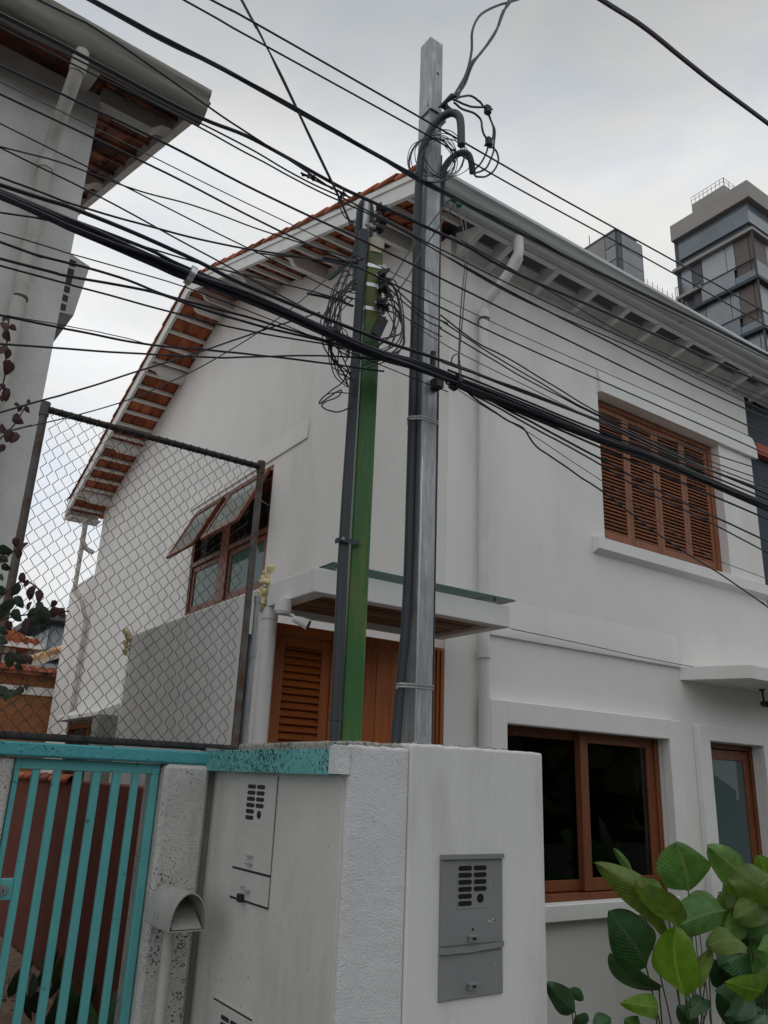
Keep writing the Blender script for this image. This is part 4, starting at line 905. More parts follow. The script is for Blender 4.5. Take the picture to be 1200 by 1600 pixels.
cable('thin rising wire from behind the vine over the fence corner', 1.8, [(0, 677), (28, 670), (187, 630), (300, 580), (400, 522), (470, 470), (560, 392)], 2.92, 'L', name='wire')
cable('steep dark wire dropping from the top edge to the green pole', 2.6, [(377, 0), (400, 43), (443, 123), (470, 183), (527, 300), (545, 345)], 2.95, 'L')
cable('second steep wire twisted beside the first above the green pole', 2.0, [(379, 0), (402, 43), (438, 118), (466, 178), (500, 248), (533, 318), (548, 352)], 2.96, 'L', name='wire')
cable('thick navy cable crossing the top right corner of the sky', 6.5, [(940, 0), (1000, 38), (1060, 86), (1130, 141), (1200, 193)], 4.2, 'LR', m='cableblue')
# lines leaving the grey pole to the right
cable('topmost of three wires bunching right of the grey pole', 2.2, [(688, 492), (745, 535), (800, 563), (860, 600), (927, 640), (1000, 672), (1100, 705), (1200, 737)], 2.93, 'R', name='wire')
cable('middle of three wires bunching right of the grey pole', 2.0, [(688, 500), (760, 548), (830, 590), (885, 622), (930, 646), (1000, 680), (1100, 718), (1200, 752)], 2.95, 'R', name='wire')
cable('lowest of three wires bunching right of the grey pole', 2.0, [(688, 513), (760, 556), (822, 592), (883, 624), (940, 652), (1060, 708), (1200, 762)], 2.96, 'R', name='wire')
cable('pale thin wire slanting behind the bundle right of the grey pole', 1.3, [(640, 505), (725, 555), (830, 607), (930, 655), (1060, 712)], 2.98, 'R', m='cablegrey', name='wire')
cable('cable parting upward from the bundle towards the shutters', 3.0, [(690, 565), (760, 590), (850, 622), (933, 658), (1033, 705), (1200, 768)], 2.83, 'R')
cable('cable lying on top of the bundle across the shutters', 2.8, [(700, 578), (800, 618), (933, 672), (1060, 722), (1200, 780)], 2.84, 'R')
cable('cable parting below the bundle across the shutters', 3.0, [(716, 605), (800, 640), (940, 700), (1060, 752), (1200, 812)], 2.87, 'R')
cable('upper of two doubled cables sagging below the bundle over the shutters', 3.2, [(716, 602), (760, 622), (800, 644), (860, 675), (940, 718), (1013, 758), (1117, 808), (1200, 846)], 2.88, 'R')
cable('lower of two doubled cables sagging below the bundle over the shutters', 2.6, [(718, 606), (765, 630), (810, 655), (870, 688), (940, 727), (1013, 770), (1117, 820), (1200, 864)], 2.89, 'R')
cable('loose cable drooping from the bundle down past the window sill', 2.6, [(722, 604), (745, 625), (790, 655), (816, 668), (834, 693), (860, 713), (905, 744), (940, 767), (1040, 843), (1127, 898), (1192, 943), (1230, 972)], 2.86, 'R')
cable('fine wire dropping beside the drooping cable', 1.2, [(690, 592), (740, 625), (812, 668), (860, 698), (935, 748), (1010, 800), (1110, 870), (1200, 905)], 2.9, 'R', m='cablegrey', name='wire')
cable('short curved tail hanging under the tie right of the grey pole', 2.0, [(692, 590), (700, 601), (712, 601), (716, 592)], 2.84, name='wire')
cable('upper wire crossing the wall between the eave and the shutters', 2.4, [(700, 402), (800, 457), (943, 530), (1060, 590), (1200, 655)], 2.95, 'R')
cable('faint wire crossing close under the eave at right', 1.5, [(720, 375), (860, 455), (1000, 535), (1160, 605), (1200, 622)], 2.97, 'R', name='wire')
cable('fine wire strung along the facade above the lower window', 1.2, [(798, 982, 4.93), (900, 1004, 4.93), (1000, 1026, 4.93), (1090, 1043, 4.93), (1110, 1046, 4.75)], name='wire')
# the two wires dropping from the eave to the bundle, and the loops
cable('left of two wires hanging from the eave to the bundle', 2.0, [(712, 315, 3.4), (722, 350, 3.3), (728, 390, 3.2), (721, 470, 3.0), (717, 545, 2.9), (716, 575, 2.85)], 2.9, name='wire')
cable('right of two wires hanging from the eave to the bundle', 2.0, [(722, 318, 3.4), (729, 360, 3.3), (731, 400, 3.2), (725, 470, 3.0), (719, 540, 2.9), (717, 590, 2.85)], 2.9, name='wire')
cable('small knot loop of wire above the tie right of the grey pole', 2.0, [(716, 553), (708, 556), (706, 566), (711, 572), (718, 568), (716, 556), (720, 578), (718, 592)], 2.85, name='wire')
cable('longer slanting jumper from the grey pole down to the green pole', 2.4, [(703, 312), (680, 340), (660, 366), (640, 392), (620, 425), (606, 447)], 2.97)
cable('shorter slanting jumper beside it between the two poles', 2.2, [(712, 318), (690, 348), (668, 380), (650, 408), (638, 432), (610, 470)], 2.98)
# service drop to the grey pole
SD = 'twisted service drop above the grey pole'
for i, (lab, pts) in enumerate((('straightest strand of the '+SD, [(800, 0), (785, 20), (772, 55), (740, 98), (727, 130), (712, 152)]), ('bowed outer strand of the '+SD, [(806, 0), (780, 8), (752, 22), (738, 48), (737, 80), (727, 118), (709, 150)]), ('thin strand wrapping the '+SD, [(790, 12), (778, 42), (752, 82), (735, 100), (724, 128), (716, 150), (709, 156)]))):
    cable(lab, 3.4, pts, 2.95, 'L', group='strands of the service drop', sides=8)
for lab, pts in (('upper lead arching from the grip to the upper connector', [(708, 156), (722, 151), (737, 150), (748, 158), (756, 167)]), ('lower lead sagging from the grip to the upper connector', [(709, 155), (725, 163), (740, 167), (757, 168)]), ('long lead from the grip to the lower connector', [(709, 160), (722, 170), (740, 177), (751, 186), (753, 200), (757, 211), (761, 219)])):
    cable(lab, 3.0, pts, 2.95, group='leads at the pole top', sides=8)
for lab, pts in (('inner drip loop from upper connector into the gooseneck', [(762, 175), (768, 190), (773, 205), (772, 225), (770, 240), (760, 262), (745, 270), (740, 268)]), ('middle drip loop from lower connector into the gooseneck', [(763, 228), (760, 238), (752, 254), (741, 266)]), ('widest drip loop below the gooseneck', [(766, 228), (775, 236), (779, 250), (772, 266), (758, 276), (745, 276), (740, 269)]), ('straight lead joining the two connectors', [(764, 180), (770, 197), (771, 210), (768, 222)])):
    cable(lab, 2.8, pts, 2.95, group='leads at the pole top', sides=8)
for lab, q in (('upper black spiky tap connector beside the pole top', (762, 172)), ('lower black spiky tap connector beside the pole top', (764, 222))):
    p = at_y(q[0], q[1], 2.945); t = thing('tap_connector', lab, 'connector', tuple(p), 'tap connectors')
    put('body', G().box(p.x-.021, p.x+.021, p.y-.018, p.y+.018, p.z-.03, p.z+.03, .006), 'black', t)
    g = G()
    for k in range(9):
        a = random.uniform(0, 6.28); zz = random.uniform(-.03, .03); d_ = Vector((math.cos(a), math.sin(a)*.6, random.uniform(-.4, .4)))
        g.tube([p+Vector((0, 0, zz)), p+Vector((0, 0, zz))+d_*random.uniform(.026, .04)], .006, 5)
    put('bolt_stubs', g, 'black', t)
# coil of fine wire round the grey pole
for k in range(9):
    cx_, cy__ = (683+random.uniform(-4, 14), 246+random.uniform(-6, 8)); rx_, ry_ = random.uniform(26, 40), random.uniform(27, 38)
    pts = []; ph_ = random.uniform(0, 6)
    if k < 3: cx_ -= 10
    for j in range(15):
        a = ph_+j*6.6/14; pts.append((cx_+rx_*math.cos(a)*(1+.06*math.sin(3*a+k)), cy__+ry_*math.sin(a), 3.0-.045*math.sin(a*1.0+k)+(.10 if math.cos(a) < 0 and k % 2 else -.02)))
    cable('turn of the fine wire coil around the grey pole under the first elbow', 1.3 if k else 2.8, pts, name='wire_coil', group='fine wire coil on the grey pole', n=4, cat='wire coil', sides=5)
# slack loops on both sides of the green pole
for k in range(15):
    x0 = random.uniform(508, 535); top = random.uniform(405, 470); bot = random.uniform(545, 605); xm = random.uniform(503, 530); d0 = random.uniform(2.95, 3.05)
    pts = [(random.uniform(548, 562), top+random.uniform(-8, 10), d0), (x0+14, top+6, d0-.03), (xm+random.uniform(0, 6), top*.6+bot*.4, d0-.05), (xm+random.uniform(-2, 8), top*.35+bot*.65, d0-.05), (x0+random.uniform(2, 16), bot-random.uniform(5, 25), d0-.02), (random.uniform(540, 552), bot, d0)]
    cable('slack black cable loop hanging on the left of the green pole', random.uniform(1.6, 3.0), pts, name='cable_loop', group='slack loops left of the green pole', n=7)
for k in range(11):
    top = random.uniform(425, 490); bot = random.uniform(520, 590); xm = random.uniform(612, 642); d0 = random.uniform(2.95, 3.05)
    pts = [(random.uniform(590, 600), top, d0), (xm-12, top+random.uniform(4, 14), d0-.03), (xm, top*.55+bot*.45, d0-.04), (xm-random.uniform(4, 12), top*.2+bot*.8, d0-.03), (random.uniform(560, 590), bot, d0-.02)]
    cable('slack black cable loop hanging on the right of the green pole', random.uniform(1.6, 2.6), pts, name='cable_loop', group='slack loops right of the green pole', n=7)
for lab, pts, w_ in (('bow-shaped hanging cable end left of the green pole', [(552, 540), (548, 570), (536, 596), (520, 608), (502, 624), (500, 630), (515, 620), (533, 609), (528, 620), (508, 628), (503, 634), (512, 641), (530, 643), (550, 636)], 2.2), ('short curl of cable beside the bow-shaped end', [(499, 628), (508, 618), (525, 613), (545, 615), (556, 620), (555, 630), (546, 640)], 1.8)):
    cable(lab, w_, pts, 2.99, name='cable_loop', group='cable ends on the green pole')
for lab, pts, w_ in (('wire leaving the anchor clamps, first to the right', [(605, 440), (630, 462), (660, 488), (700, 505)], 2.2), ('wire leaving the anchor clamps, second to the right', [(605, 448), (635, 476), (665, 500), (690, 512)], 2.0), ('wire leaving the anchor clamps, third to the right', [(603, 470), (640, 500), (690, 526)], 1.8), ('thick dead-end gathering left of the green pole', [(480, 458), (515, 466), (540, 474), (552, 478)], 4.0), ('upper gathering of cables left of the pole cap', [(505, 402), (530, 408), (550, 409), (566, 404)], 6.0), ('lower wire of the gathering left of the pole cap', [(400, 395), (470, 403), (520, 407), (560, 412)], 2.2)):
    cable(lab, w_, pts, 2.97, group='wires at the green pole head')
for k, (pts, w_) in enumerate((([(522, 296), (532, 312), (542, 336), (552, 352)], 1.8), ([(528, 302), (530, 320), (540, 340), (555, 348)], 1.8), ([(550, 345), (556, 372), (552, 395), (560, 410)], 2.2), ([(470, 270), (486, 278), (510, 290), (540, 303)], 3.2))):
    cable(('front wire', 'rear wire', 'lowest wire', 'stiff jumper')[k]+' knotted to the steep wires above the green pole', w_, pts, 2.94, group='knots above the green pole')
for lab, q in (('wire knot on the steep wires left of the green pole top', (536, 302)), ('wire knot left of the steep wires above the ridge', (484, 275))):
    p = at_y(q[0], q[1], 2.94); g = G()
    for k in range(10): g.tube([p+Vector((random.uniform(-.03, .03), 0, random.uniform(-.012, .012))), p+Vector((random.uniform(-.045, .045), random.uniform(-.02, .02), random.uniform(-.03, .02)))], .0045, 5)
    tag(put('wire_knot', g, 'cable', None, True, origin=p), lab, 'wire knot', 'wire knots')
p = at_y(708, 312, 3.35)
tag(put('wire_knot', G().blob(p, .02, 7, .3, (1.6, 1, .8)).blob(p+Vector((.05, 0, -.02)), .018, 7, .3, (1.4, 1, .8)), mat('green_twine', (.03, .16, .13), .8, .2), None, False, origin=p), 'green twine knot at the gutter right of the grey pole', 'wire knot', 'wire knots')

# ================================================================== OLD HOUSE ON THE LEFT
LB = thing('old_house', 'old white rendered house with stained gutter at the left edge', 'house', (.76, 5.0, 0), rz=math.radians(2.5))
def zl(Y): return 6.13+.37*(Y-4.55)
g = G(); g.box(-7, .76, 5.0, 5.2, -.05, 6.22); put('front_wall', g, 'leftwall', LB)
g = G(); g.prism([(5.201, -.05), (8.6, -.05), (8.6, zl(8.6)), (5.201, zl(5.201)-.0)], .56, .76, 0); put('side_wall', g, 'leftwall', LB)
put('rear_wall', G().box(-7, .558, 8.4, 8.6, -.05, 7.5), 'leftwall', LB)
lroof = put('roof', G().prism([(4.55, zl(4.55)+.11), (8.9, zl(8.9)+.11), (8.9, zl(8.9)+.16), (4.55, zl(4.55)+.15)], -7, 1.36, 0), 'tileold', LB)
told = shared('tile', G().prism(prof0 := [(-.098, 0), (.05, 0), (.066, .022), (.085, .03), (.104, .022), (.104, .036), (.085, .045), (.06, .038), (.044, .014), (-.098, .014)], -.20, .20, 1), 'tileold')
for i in range(13):
    yc = 4.75+i*.325
    for k in range(4):
        o = piece('tile', told, lroof, (.70+k*.208-.06+.04+random.uniform(-.006, .006), yc, zl(yc)+.052+random.uniform(0, .01))); o.rotation_euler = (math.atan(.37)-.035, 0, random.uniform(-.02, .02))
    if i % 1 == 0:
        o = piece('batten', shared('batten', G().box(.762, 1.30, -.016, .016, 0, .03, .004), 'tileold') if i == 0 else lbat, lroof, (0, yc-.16, zl(yc-.16)-.005)); o.rotation_euler = (math.atan(.37), 0, 0)
        lbat = o.data
put('barge_board', G().prism([(4.6, zl(4.6)-.05), (8.9, zl(8.9)-.05), (8.9, zl(8.9)+.17), (4.6, zl(4.6)+.17)], 1.30, 1.36, 0), 'pvcold', lroof)
for Y, h in ((5.06, .14), (6.9, .12)):
    put('purlin', G().prism([(.762, zl(Y)-h), (1.15, zl(Y)-h), (1.22, zl(Y)-h+.07), (1.299, zl(Y)-h+.08), (1.299, zl(Y)-.01), (.762, zl(Y)-.01)], Y-.06, Y+.06, 1), 'pvcold', lroof)
for x in (-.15, .62, -1.2):
    put('rafter', G().prism([(4.58, zl(4.58)-.10), (4.999, zl(4.999)-.12), (4.999, zl(5)-.01), (4.58, zl(4.58)-.01)], x-.035, x+.035, 0), 'pvcold', lroof)
put('soffit_lining', G().prism([(4.60, zl(4.6)), (5.0, zl(5)), (5.0, zl(5)+.02), (4.6, zl(4.6)+.02)], -7, .60, 0), 'tileold', lroof)
pl = [(4.60, 6.02), (4.56, 6.02), (4.51, 6.035), (4.475, 6.07), (4.455, 6.115), (4.45, 6.16), (4.435, 6.175), (4.43, 6.20), (4.435, 6.225), (4.455, 6.225), (4.47, 6.18), (4.50, 6.10), (4.60, 6.08)]
gl = put('gutter', G().prism(pl, -7, 1.35, 0), 'gutterold', LB, True)
put('gutter_end', G().prism(pl[:9]+[(4.6, 6.225)], 1.351, 1.362, 0), 'gutterold', gl)
dl = [(.50, 4.52, 6.04), (.50, 4.53, 5.95), (.495, 4.62, 5.82), (.49, 4.88, 5.60), (.49, 4.93, 5.5), (.50, 4.93, 4.2), (.505, 4.93, 0)]
d = put('downpipe', G().tube(dl, .045, 12), 'pvcold', LB, True)
put('pipe_collar', G().tube([(.49, 4.93, 5.46), (.49, 4.93, 5.36)], .053, 12), 'pvcold', d, True)
put('pipe_collar', G().tube([(.50, 4.53, 6.0), (.499, 4.56, 5.90)], .053, 12), 'pvcold', d, True)
put('pipe_clip', G().tube([(.503, 4.93, 4.37), (.503, 4.93, 4.385)], .049, 12).box(.49, .515, 4.975, 4.999, 4.365, 4.39), 'darkpipe', d)
p0 = at_y(99, 492, 5.7); p1 = at_y(112, 408, 5.7); p2 = at_y(131, 408, 5.7)
vb = put('vent_box', G().prism([(.77, p0.z-.0), (1.0, p0.z+.03), (1.05, p1.z+.02), (.77, p1.z+.10)], 5.7, 6.3, 1), 'leftwall', LB)
for k in range(6):
    a = k/6; z = p0.z+.04+(p1.z-p0.z)*a
    put('vent_opening', G().box(.885+.012*a, .935+.012*a, 5.693, 5.6995, z, z+.05), 'slot', vb)
put('ledge', G().prism([(.77, p0.z-.17), (.93, p0.z-.10), (.97, p0.z-.05), (.77, p0.z-.02)], 5.66, 6.2, 1).box(.77, .84, 5.7, 5.9, p0.z-.36, p0.z-.33), 'greycolumn', LB)

# ================================================================== SLATE BLUE NEIGHBOUR ON THE RIGHT
BB = thing('blue_building', 'dark slate blue house front with red band at the right edge', 'house', (10.5, 5.05, 0))
put('wall', G().box(8.835, 14, 5.04, 16, -.05, 6.55), 'bluewall', BB)
put('red_band', G().box(8.92, 14, 4.95, 5.039, 5.63, 5.78, .004), 'redband', BB)
put('sill_band', G().box(8.93, 14, 4.97, 5.039, 3.74, 3.86, .004), 'bluewall', BB)

# ================================================================== BACKGROUND LEFT
BK = thing('brick_building', 'orange brick building with white band behind the fence', 'building', (1, 18.4, 0))
put('wall', G().box(-6, 4.9, 18.3, 24, -.05, 3.45), 'brick', BK)
put('white_band', G().box(-6, 4.9, 18.25, 18.299, 3.0, 3.17, .01), 'trim', BK)
g = G()
for k in range(52):
    x = -5.6+k*.2
    for y in (18.2, 18.5):
        g.add([(x+.1*math.cos(a), y+dy, 3.47+.07*math.sin(a)+(.08 if y > 18.3 else 0)) for dy in (-.15, .2) for a in np.linspace(0, math.pi, 5)], [(i, i+1, 6+i, 5+i) for i in range(4)]+[(0, 1, 2, 3, 4)])
tag(put('coping_tiles', g, 'tile', BK), kind='stuff')
put('coping', G().box(-6, 4.9, 18.1, 18.9, 3.40, 3.475), 'tileold', BK)
WH = thing('distant_house', 'white house with red tiled eave far behind the fence at left', 'house', (2, 22.5, 0))
put('wall', G().box(-4, 3.95, 22.5, 27, -.05, 4.45), 'leftwall', WH)
rf = put('roof', G().prism([(-5, 4.55), (4.45, 4.55), (2.0, 5.6), (-5, 5.9)], 22.0, 27.5, 1), 'tile', WH)
put('fascia', G().box(-5, 4.42, 21.93, 21.99, 4.42, 4.56, .01).box(4.42, 4.48, 21.93, 27, 4.43, 4.57, .01), 'trim', rf)
g = G()
for k in range(30): 
    x = -2.4+k*.23; g.tube([(x, 21.9, 4.60), (x, 22.4, 4.68)], .09, 6)
tag(put('eave_tiles', g, 'tile', rf), kind='stuff')
put('downpipe', G().tube([(3.72, 22.42, 0), (3.72, 22.42, 4.45)], .06, 8), 'trim', WH)
YH = thing('yellow_roof_house', 'house with pale yellow tiled roof behind the brick building', 'house', (6.5, 26, 0))
put('wall', G().box(5.2, 9, 25.6, 30, -.05, 4.2), 'tileyellow', YH)
def yr(x): return 4.42+(x-4.7)*.50
rf = put('roof', G().prism([(4.7, yr(4.7)-.06), (8.0, yr(8.0)-.06), (8.0, yr(8.0)), (4.7, yr(4.7))], 25.0, 29, 1), 'tileyellow', YH)
g = G()
for k in range(14):
    y = 25.08+k*.28
    for j in range(9):
        x = 4.72+j*.36; g.tube([(x, y, yr(x)+.05), (x+.40, y, yr(x+.40)+.035)], .1, 7, True, [.105, .085])
tag(put('barrel_tiles', g, 'tileyellow', rf), kind='stuff')
put('fascia', G().prism([(4.62, yr(4.62)-.22), (8, yr(8)-.22), (8, yr(8)-.07), (4.62, yr(4.62)-.07)], 24.9, 24.98, 1), 'cream', rf)
put('brace', G().tube([(5.3, 25.3, 3.7), (4.95, 25.0, 4.3)], .05, 6), 'cream', YH)
# small distant tower left
ST = thing('distant_tower', 'small blue-grey tower block just left of the white house corner', 'building', (21, 92, 0))
put('core', G().box(19.2, 26, 92, 104, 0, 16.6), 'twr_glass', ST)
for k, z in enumerate((17.2, 13.2, 11.0)):
    put('floor_slab', G().box(17.4+k*.4, 26, 89.8, 104, z-.8, z, .05), 'twr_dark', ST)
for k in range(4):
    put('pane', G().box(19.1, 19.19, 92.3+k*2.6, 94.5+k*2.6, 13.6, 15.8), 'twr_blind', ST)
    put('pane', G().box(19.4+k*1.7, 20.8+k*1.7, 91.9, 91.99, 13.5, 16.0), 'twr_blind', ST)
put('low_wing', G().box(14, 26, 88, 91, 0, 11.6), 'twr_glass2', ST)

# ================================================================== BACKGROUND RIGHT: towers
TX, TY, TZ = 76.3, 40.0, 69.7
TW = thing('apartment_tower', 'tall glazed apartment tower with rooftop box at the right', 'building', (TX, TY, 0))
put('core', G().box(TX+.9, TX+26, TY+.9, TY+10.6, 0, TZ-1.0), 'twr_dark', TW)
put('parapet', G().box(TX-.35, TX+27, TY-.35, TY+10.2, TZ-2.35, TZ, .05), 'twr_conc', TW)
put('attic_glass', G().box(TX+.35, TX+26, TY+.35, TY+9.7, TZ-5.1, TZ-2.36), 'twr_glass', TW)
put('attic_band', G().box(TX+.7, TX+26, TY+.7, TY+9.4, TZ-6.3, TZ-5.11), 'twr_dark', TW)
random.seed(5)
SH = 6.45
for s in range(5):
    zt_ = TZ-6.3-s*SH
    put('floor_slab', G().box(TX-.2, TX+26, TY-.2, TY+10.5, zt_-.45, zt_, .03), 'twr_conc' if s == 0 else 'twr_slab', TW)
    zc = zt_-.46; zf = zt_-SH+.01; zm = zf+2.35
    ms = [['twr_brown', 'twr_brown', 'twr_blind', 'twr_blind', 'twr_dark', 'twr_glass2'], ['twr_brown', 'twr_brown', 'twr_glass2', 'twr_glass2', 'twr_glass', 'twr_glass2'], ['twr_glass2', 'twr_glass2', 'twr_glass', 'twr_brown', 'twr_glass2', 'twr_glass']][s % 3]
    cuts = [0, .55, 2.35, 3.45, 6.6, 8.0, 9.5]
    for i_, ((a, b), m_) in enumerate(zip(zip(cuts[:-1], cuts[1:]), ms)):
        lo = zm+(.9 if i_ == 4 else .05)
        put('pane', G().box(TX+.45, TX+.55, TY+.3+a, TY+.3+b-.08, lo, zc), m_, TW)
        if i_ < 2 or i_ == 4: put('pane', G().box(TX+.46, TX+.56, TY+.3+a, TY+.3+b-.08, zf, lo-.06), ('twr_brown', 'twr_dark')[i_ == 4], TW)
    put('balustrade', G().box(TX+.1, TX+.16, TY+2.7, TY+7.0, zf, zm-.05), ('twr_glass2', 'twr_glass')[s % 2], TW)
    put('balustrade', G().box(TX+.1, TX+.16, TY+.2, TY+2.62, zf, zf+1.0), 'twr_glass', TW)
    put('handrail', G().box(TX+.02, TX+.2, TY+.1, TY+7.1, zm-.049, zm+.08), 'twr_slab', TW)
    put('balcony_ledge', G().box(TX-.15, TX+.9, TY+6.9, TY+10.4, zm-.35, zm+.05, .03), 'twr_conc', TW)
    for k in range(5):
        put('pane', G().box(TX+.5+k*3.0, TX+3.4+k*3.0, TY+.45, TY+.55, zm+.05, zc), ('twr_brown', 'twr_blind', 'twr_glass2', 'twr_glass')[(k+s) % 4], TW)
    put('balustrade', G().box(TX+.1, TX+26, TY+.1, TY+.15, zf, zm-.05), 'twr_glass', TW)
    put('mullion', G().box(TX-.05, TX+.12, TY-.05, TY+.12, zf, zc), 'twr_slab', TW)
    for z0 in (zf, zm+.05):
        g = G()
        for k in range(6): g.box(TX+.0, TX+.05, TY+9.2+k*.24, TY+9.25+k*.24, z0, z0+1.4)
        g.box(TX+.0, TX+.05, TY+9.2, TY+10.45, z0+1.4, z0+1.48); put('balcony_rail', g, 'twr_slab', TW)
pc = at_x(1131, 288, TX+3.2); pe = at_x(1080, 318, TX+3.2)
pb = put('rooftop_box', G().box(TX+3.2, TX+9, pc.y, pe.y, TZ-1, pc.z, .05), 'twr_conc', TW)
put('window_strip', G().box(TX+3.12, TX+3.19, pc.y+1.4, pe.y-.4, pc.z-4.0, pc.z-3.0), 'twr_dark', pb)
g = G(); zr_ = pc.z
for k in range(9):
    y = pc.y+(pe.y-pc.y)*k/8; g.box(TX+3.25, TX+3.29, y-.02, y+.02, zr_, zr_+1.1)
for k in range(6):
    x = TX+3.27+k*1.1; g.box(x-.02, x+.02, pc.y+.03, pc.y+.07, zr_, zr_+1.1)
for z in (zr_+.55, zr_+1.06):
    g.box(TX+3.24, TX+3.28, pc.y, pe.y, z, z+.04); g.box(TX+3.27, TX+9, pc.y+.03, pc.y+.06, z, z+.04)
put('roof_railing', g, 'twr_dark', pb)
random.seed(11)
T2 = thing('tower_block', 'smaller grey tower block peeping over the gutter in the middle', 'building', (52, 40, 0))
a = at_y(962, 358, 40); zt2 = a.z; x0 = a.x; b = at_y(1003, 382, 40)
put('glass_corner', G().box(x0, b.x, 40.0, 43.6, 0, zt2-.2), 'twr_dark', T2)
put('concrete_core', G().box(x0-.05, x0+3, 41.35, 44.2, 0, zt2-.15), 'twr_conc', T2)
put('roof_edge', G().box(x0-.1, b.x-.9, 39.93, 44.3, zt2-.14, zt2+.06), 'twr_dark', T2)
for k in range(7):
    z = zt2-1.6-k*1.55
    put('pane', G().box(x0-.04, x0-.005, 40.12, 41.28, z, z+1.42), 'twr_glass2' if k % 2 else 'twr_glass', T2)
    put('pane', G().box(x0+.10, x0+.55, 39.95, 39.995, z, z+1.42), 'twr_dark', T2)
    put('pane', G().box(x0+.70, b.x-.10, 39.95, 39.995, z, z+1.47), 'twr_glass', T2)
put('mast', G().tube([(x0+.3, 43.4, zt2), (x0+.3, 43.4, zt2+1.5)], .04, 6), 'twr_dark', T2)
# spiked roof fence beyond the gutter
a = at_y(1000, 432, 14); b = at_y(1062, 466, 14)
RF = thing('roof_fence', 'row of thin spikes with wires on a roof beyond the gutter', 'fence', ((a.x+b.x)/2, 14, 0))
put('parapet', G().box(a.x-.3, b.x+3, 13.95, 14.3, 6.0, a.z-.30), 'twr_conc', RF)
for k in range(11):
    x = a.x+(b.x-a.x)*k/8; put('spike', G().tube([(x, 14.1, a.z-.3), (x, 14.1, a.z+.18)], .011, 5), 'twr_conc', RF)
for z in (-.1, .05):
    put('fence_wire', G().tube([(a.x-.2, 14.1, a.z+z), (b.x+1.2, 14.1, a.z+z)], .005, 4), 'twr_conc', RF)

# ================================================================== PLANTS
def leafmesh(base, tip, wid, roll=0, bend=.08, fold=.12, shape=.95, wav=.05, nt_=18, ns=8, curl=.0, twist=.0):
    base = Vector(base); tip = Vector(tip); ax = tip-base; Ln = ax.length; ax.normalize()
    view = (Vector((0, 0, EYE))-base).normalized(); sd0 = ax.cross(view)
    if sd0.length < 1e-3: sd0 = ax.orthogonal()
    sd0.normalize(); nm0 = sd0.cross(ax).normalized()
    g = G(); uv = []; ph1 = random.uniform(0, 6); ph2 = random.uniform(0, 6); asy = random.uniform(-.10, .10); tw = twist or random.uniform(-.35, .35); sway = random.uniform(-.06, .06)
    for i in range(nt_+1):
        t = i/nt_; a_ = .62*shape/.95; b_ = .74
        hw = wid*.52*(max(t, 1e-4)**a_*max(1-t, 1e-4)**b_)/((a_/(a_+b_))**a_*(b_/(a_+b_))**b_)
        R_ = Matrix.Rotation(roll+tw*(t-.5), 3, ax); sd_ = R_ @ sd0; nm = R_ @ nm0
        c = base+ax*Ln*t+nm*(bend*Ln*math.sin(math.pi*t*.9))-Vector((0, 0, 1))*(bend*.6*Ln*t*t)+sd_*(sway*Ln*math.sin(math.pi*t))
        for j in range(ns+1):
            s = j/ns*2-1; h2 = hw*(1+asy*(1 if s > 0 else -1))*(1+.05*math.sin(9*t+ph2+(2 if s > 0 else 0))*abs(s))
            z = -fold*wid*abs(s)**1.2+wav*wid*math.sin(8*t+2.5*s+ph1)*s*s+curl*wid*s*s*s
            g.v.append(tuple(c+sd_*h2*s+nm*z)); uv.append((s*.5+.5, t))
    for i in range(nt_):
        for j in range(ns): g.f.append((i*(ns+1)+j, i*(ns+1)+j+1, (i+1)*(ns+1)+j+1, (i+1)*(ns+1)+j))
    return g, uv
def leaf(parent, base, tip, wid, m, **k):
    g, uv = leafmesh(base, tip, wid, **k); o = put('leaf', g, m, parent, True)
    l = o.data.uv_layers.new(name='UVMap'); l.data.foreach_set('uv', [c for lp in o.data.loops for c in uv[lp.vertex_index]]); return o
def wpx(w_, p): return w_*dist(p)/F
def plant(name, label, cat, foot, leaves, group, stemw=.006, stem_m='stem'):
    t = thing(name, label, cat, tuple(foot), group); foot = Vector(foot)
    for (bx_, by_, tx, ty, w_, m_, Yb, Yt, kw) in leaves:
        b = at_y(bx_, by_, Yb); tp = at_y(tx, ty, Yt)
        leaf(t, b, tp, wpx(w_, b), m_, **kw)
        f = foot+Vector((random.uniform(-.12, .12), random.uniform(-.1, .1), 0)); midp = b.lerp(f, .5)+Vector((random.uniform(-.03, .03), 0, .05))
        put('stem', G().tube(crom([b+(tp-b)*.03, midp, f], 5), stemw, 6, True), stem_m, t, True)
    return t
def gpt(px, Y): p = at_y(px, 1500, Y); return (p.x, Y, -.7)
K = dict
plant('broad_leaf_plant', 'dark broad-leaved plant left of the clump, in front of the window sill', 'plant', gpt(1035, 4.35), [
    (1011, 1512, 948, 1414, 58, 'leaf_dark', 4.35, 4.25, K(roll=.25, fold=.05)), (1032, 1549, 953, 1478, 36, 'leaf_dark', 4.3, 4.2, K(roll=-.7, fold=.1)),
    (1028, 1574, 965, 1550, 27, 'leaf_bright', 4.25, 4.15, K(roll=.3, bend=.2)), (1003, 1606, 976, 1592, 22, 'leaf_mid', 4.2, 4.15, K()),
    (1110, 1563, 1074, 1588, 20, 'leaf_dark', 4.3, 4.2, K(roll=.2))], 'broad-leaved plants under the window')
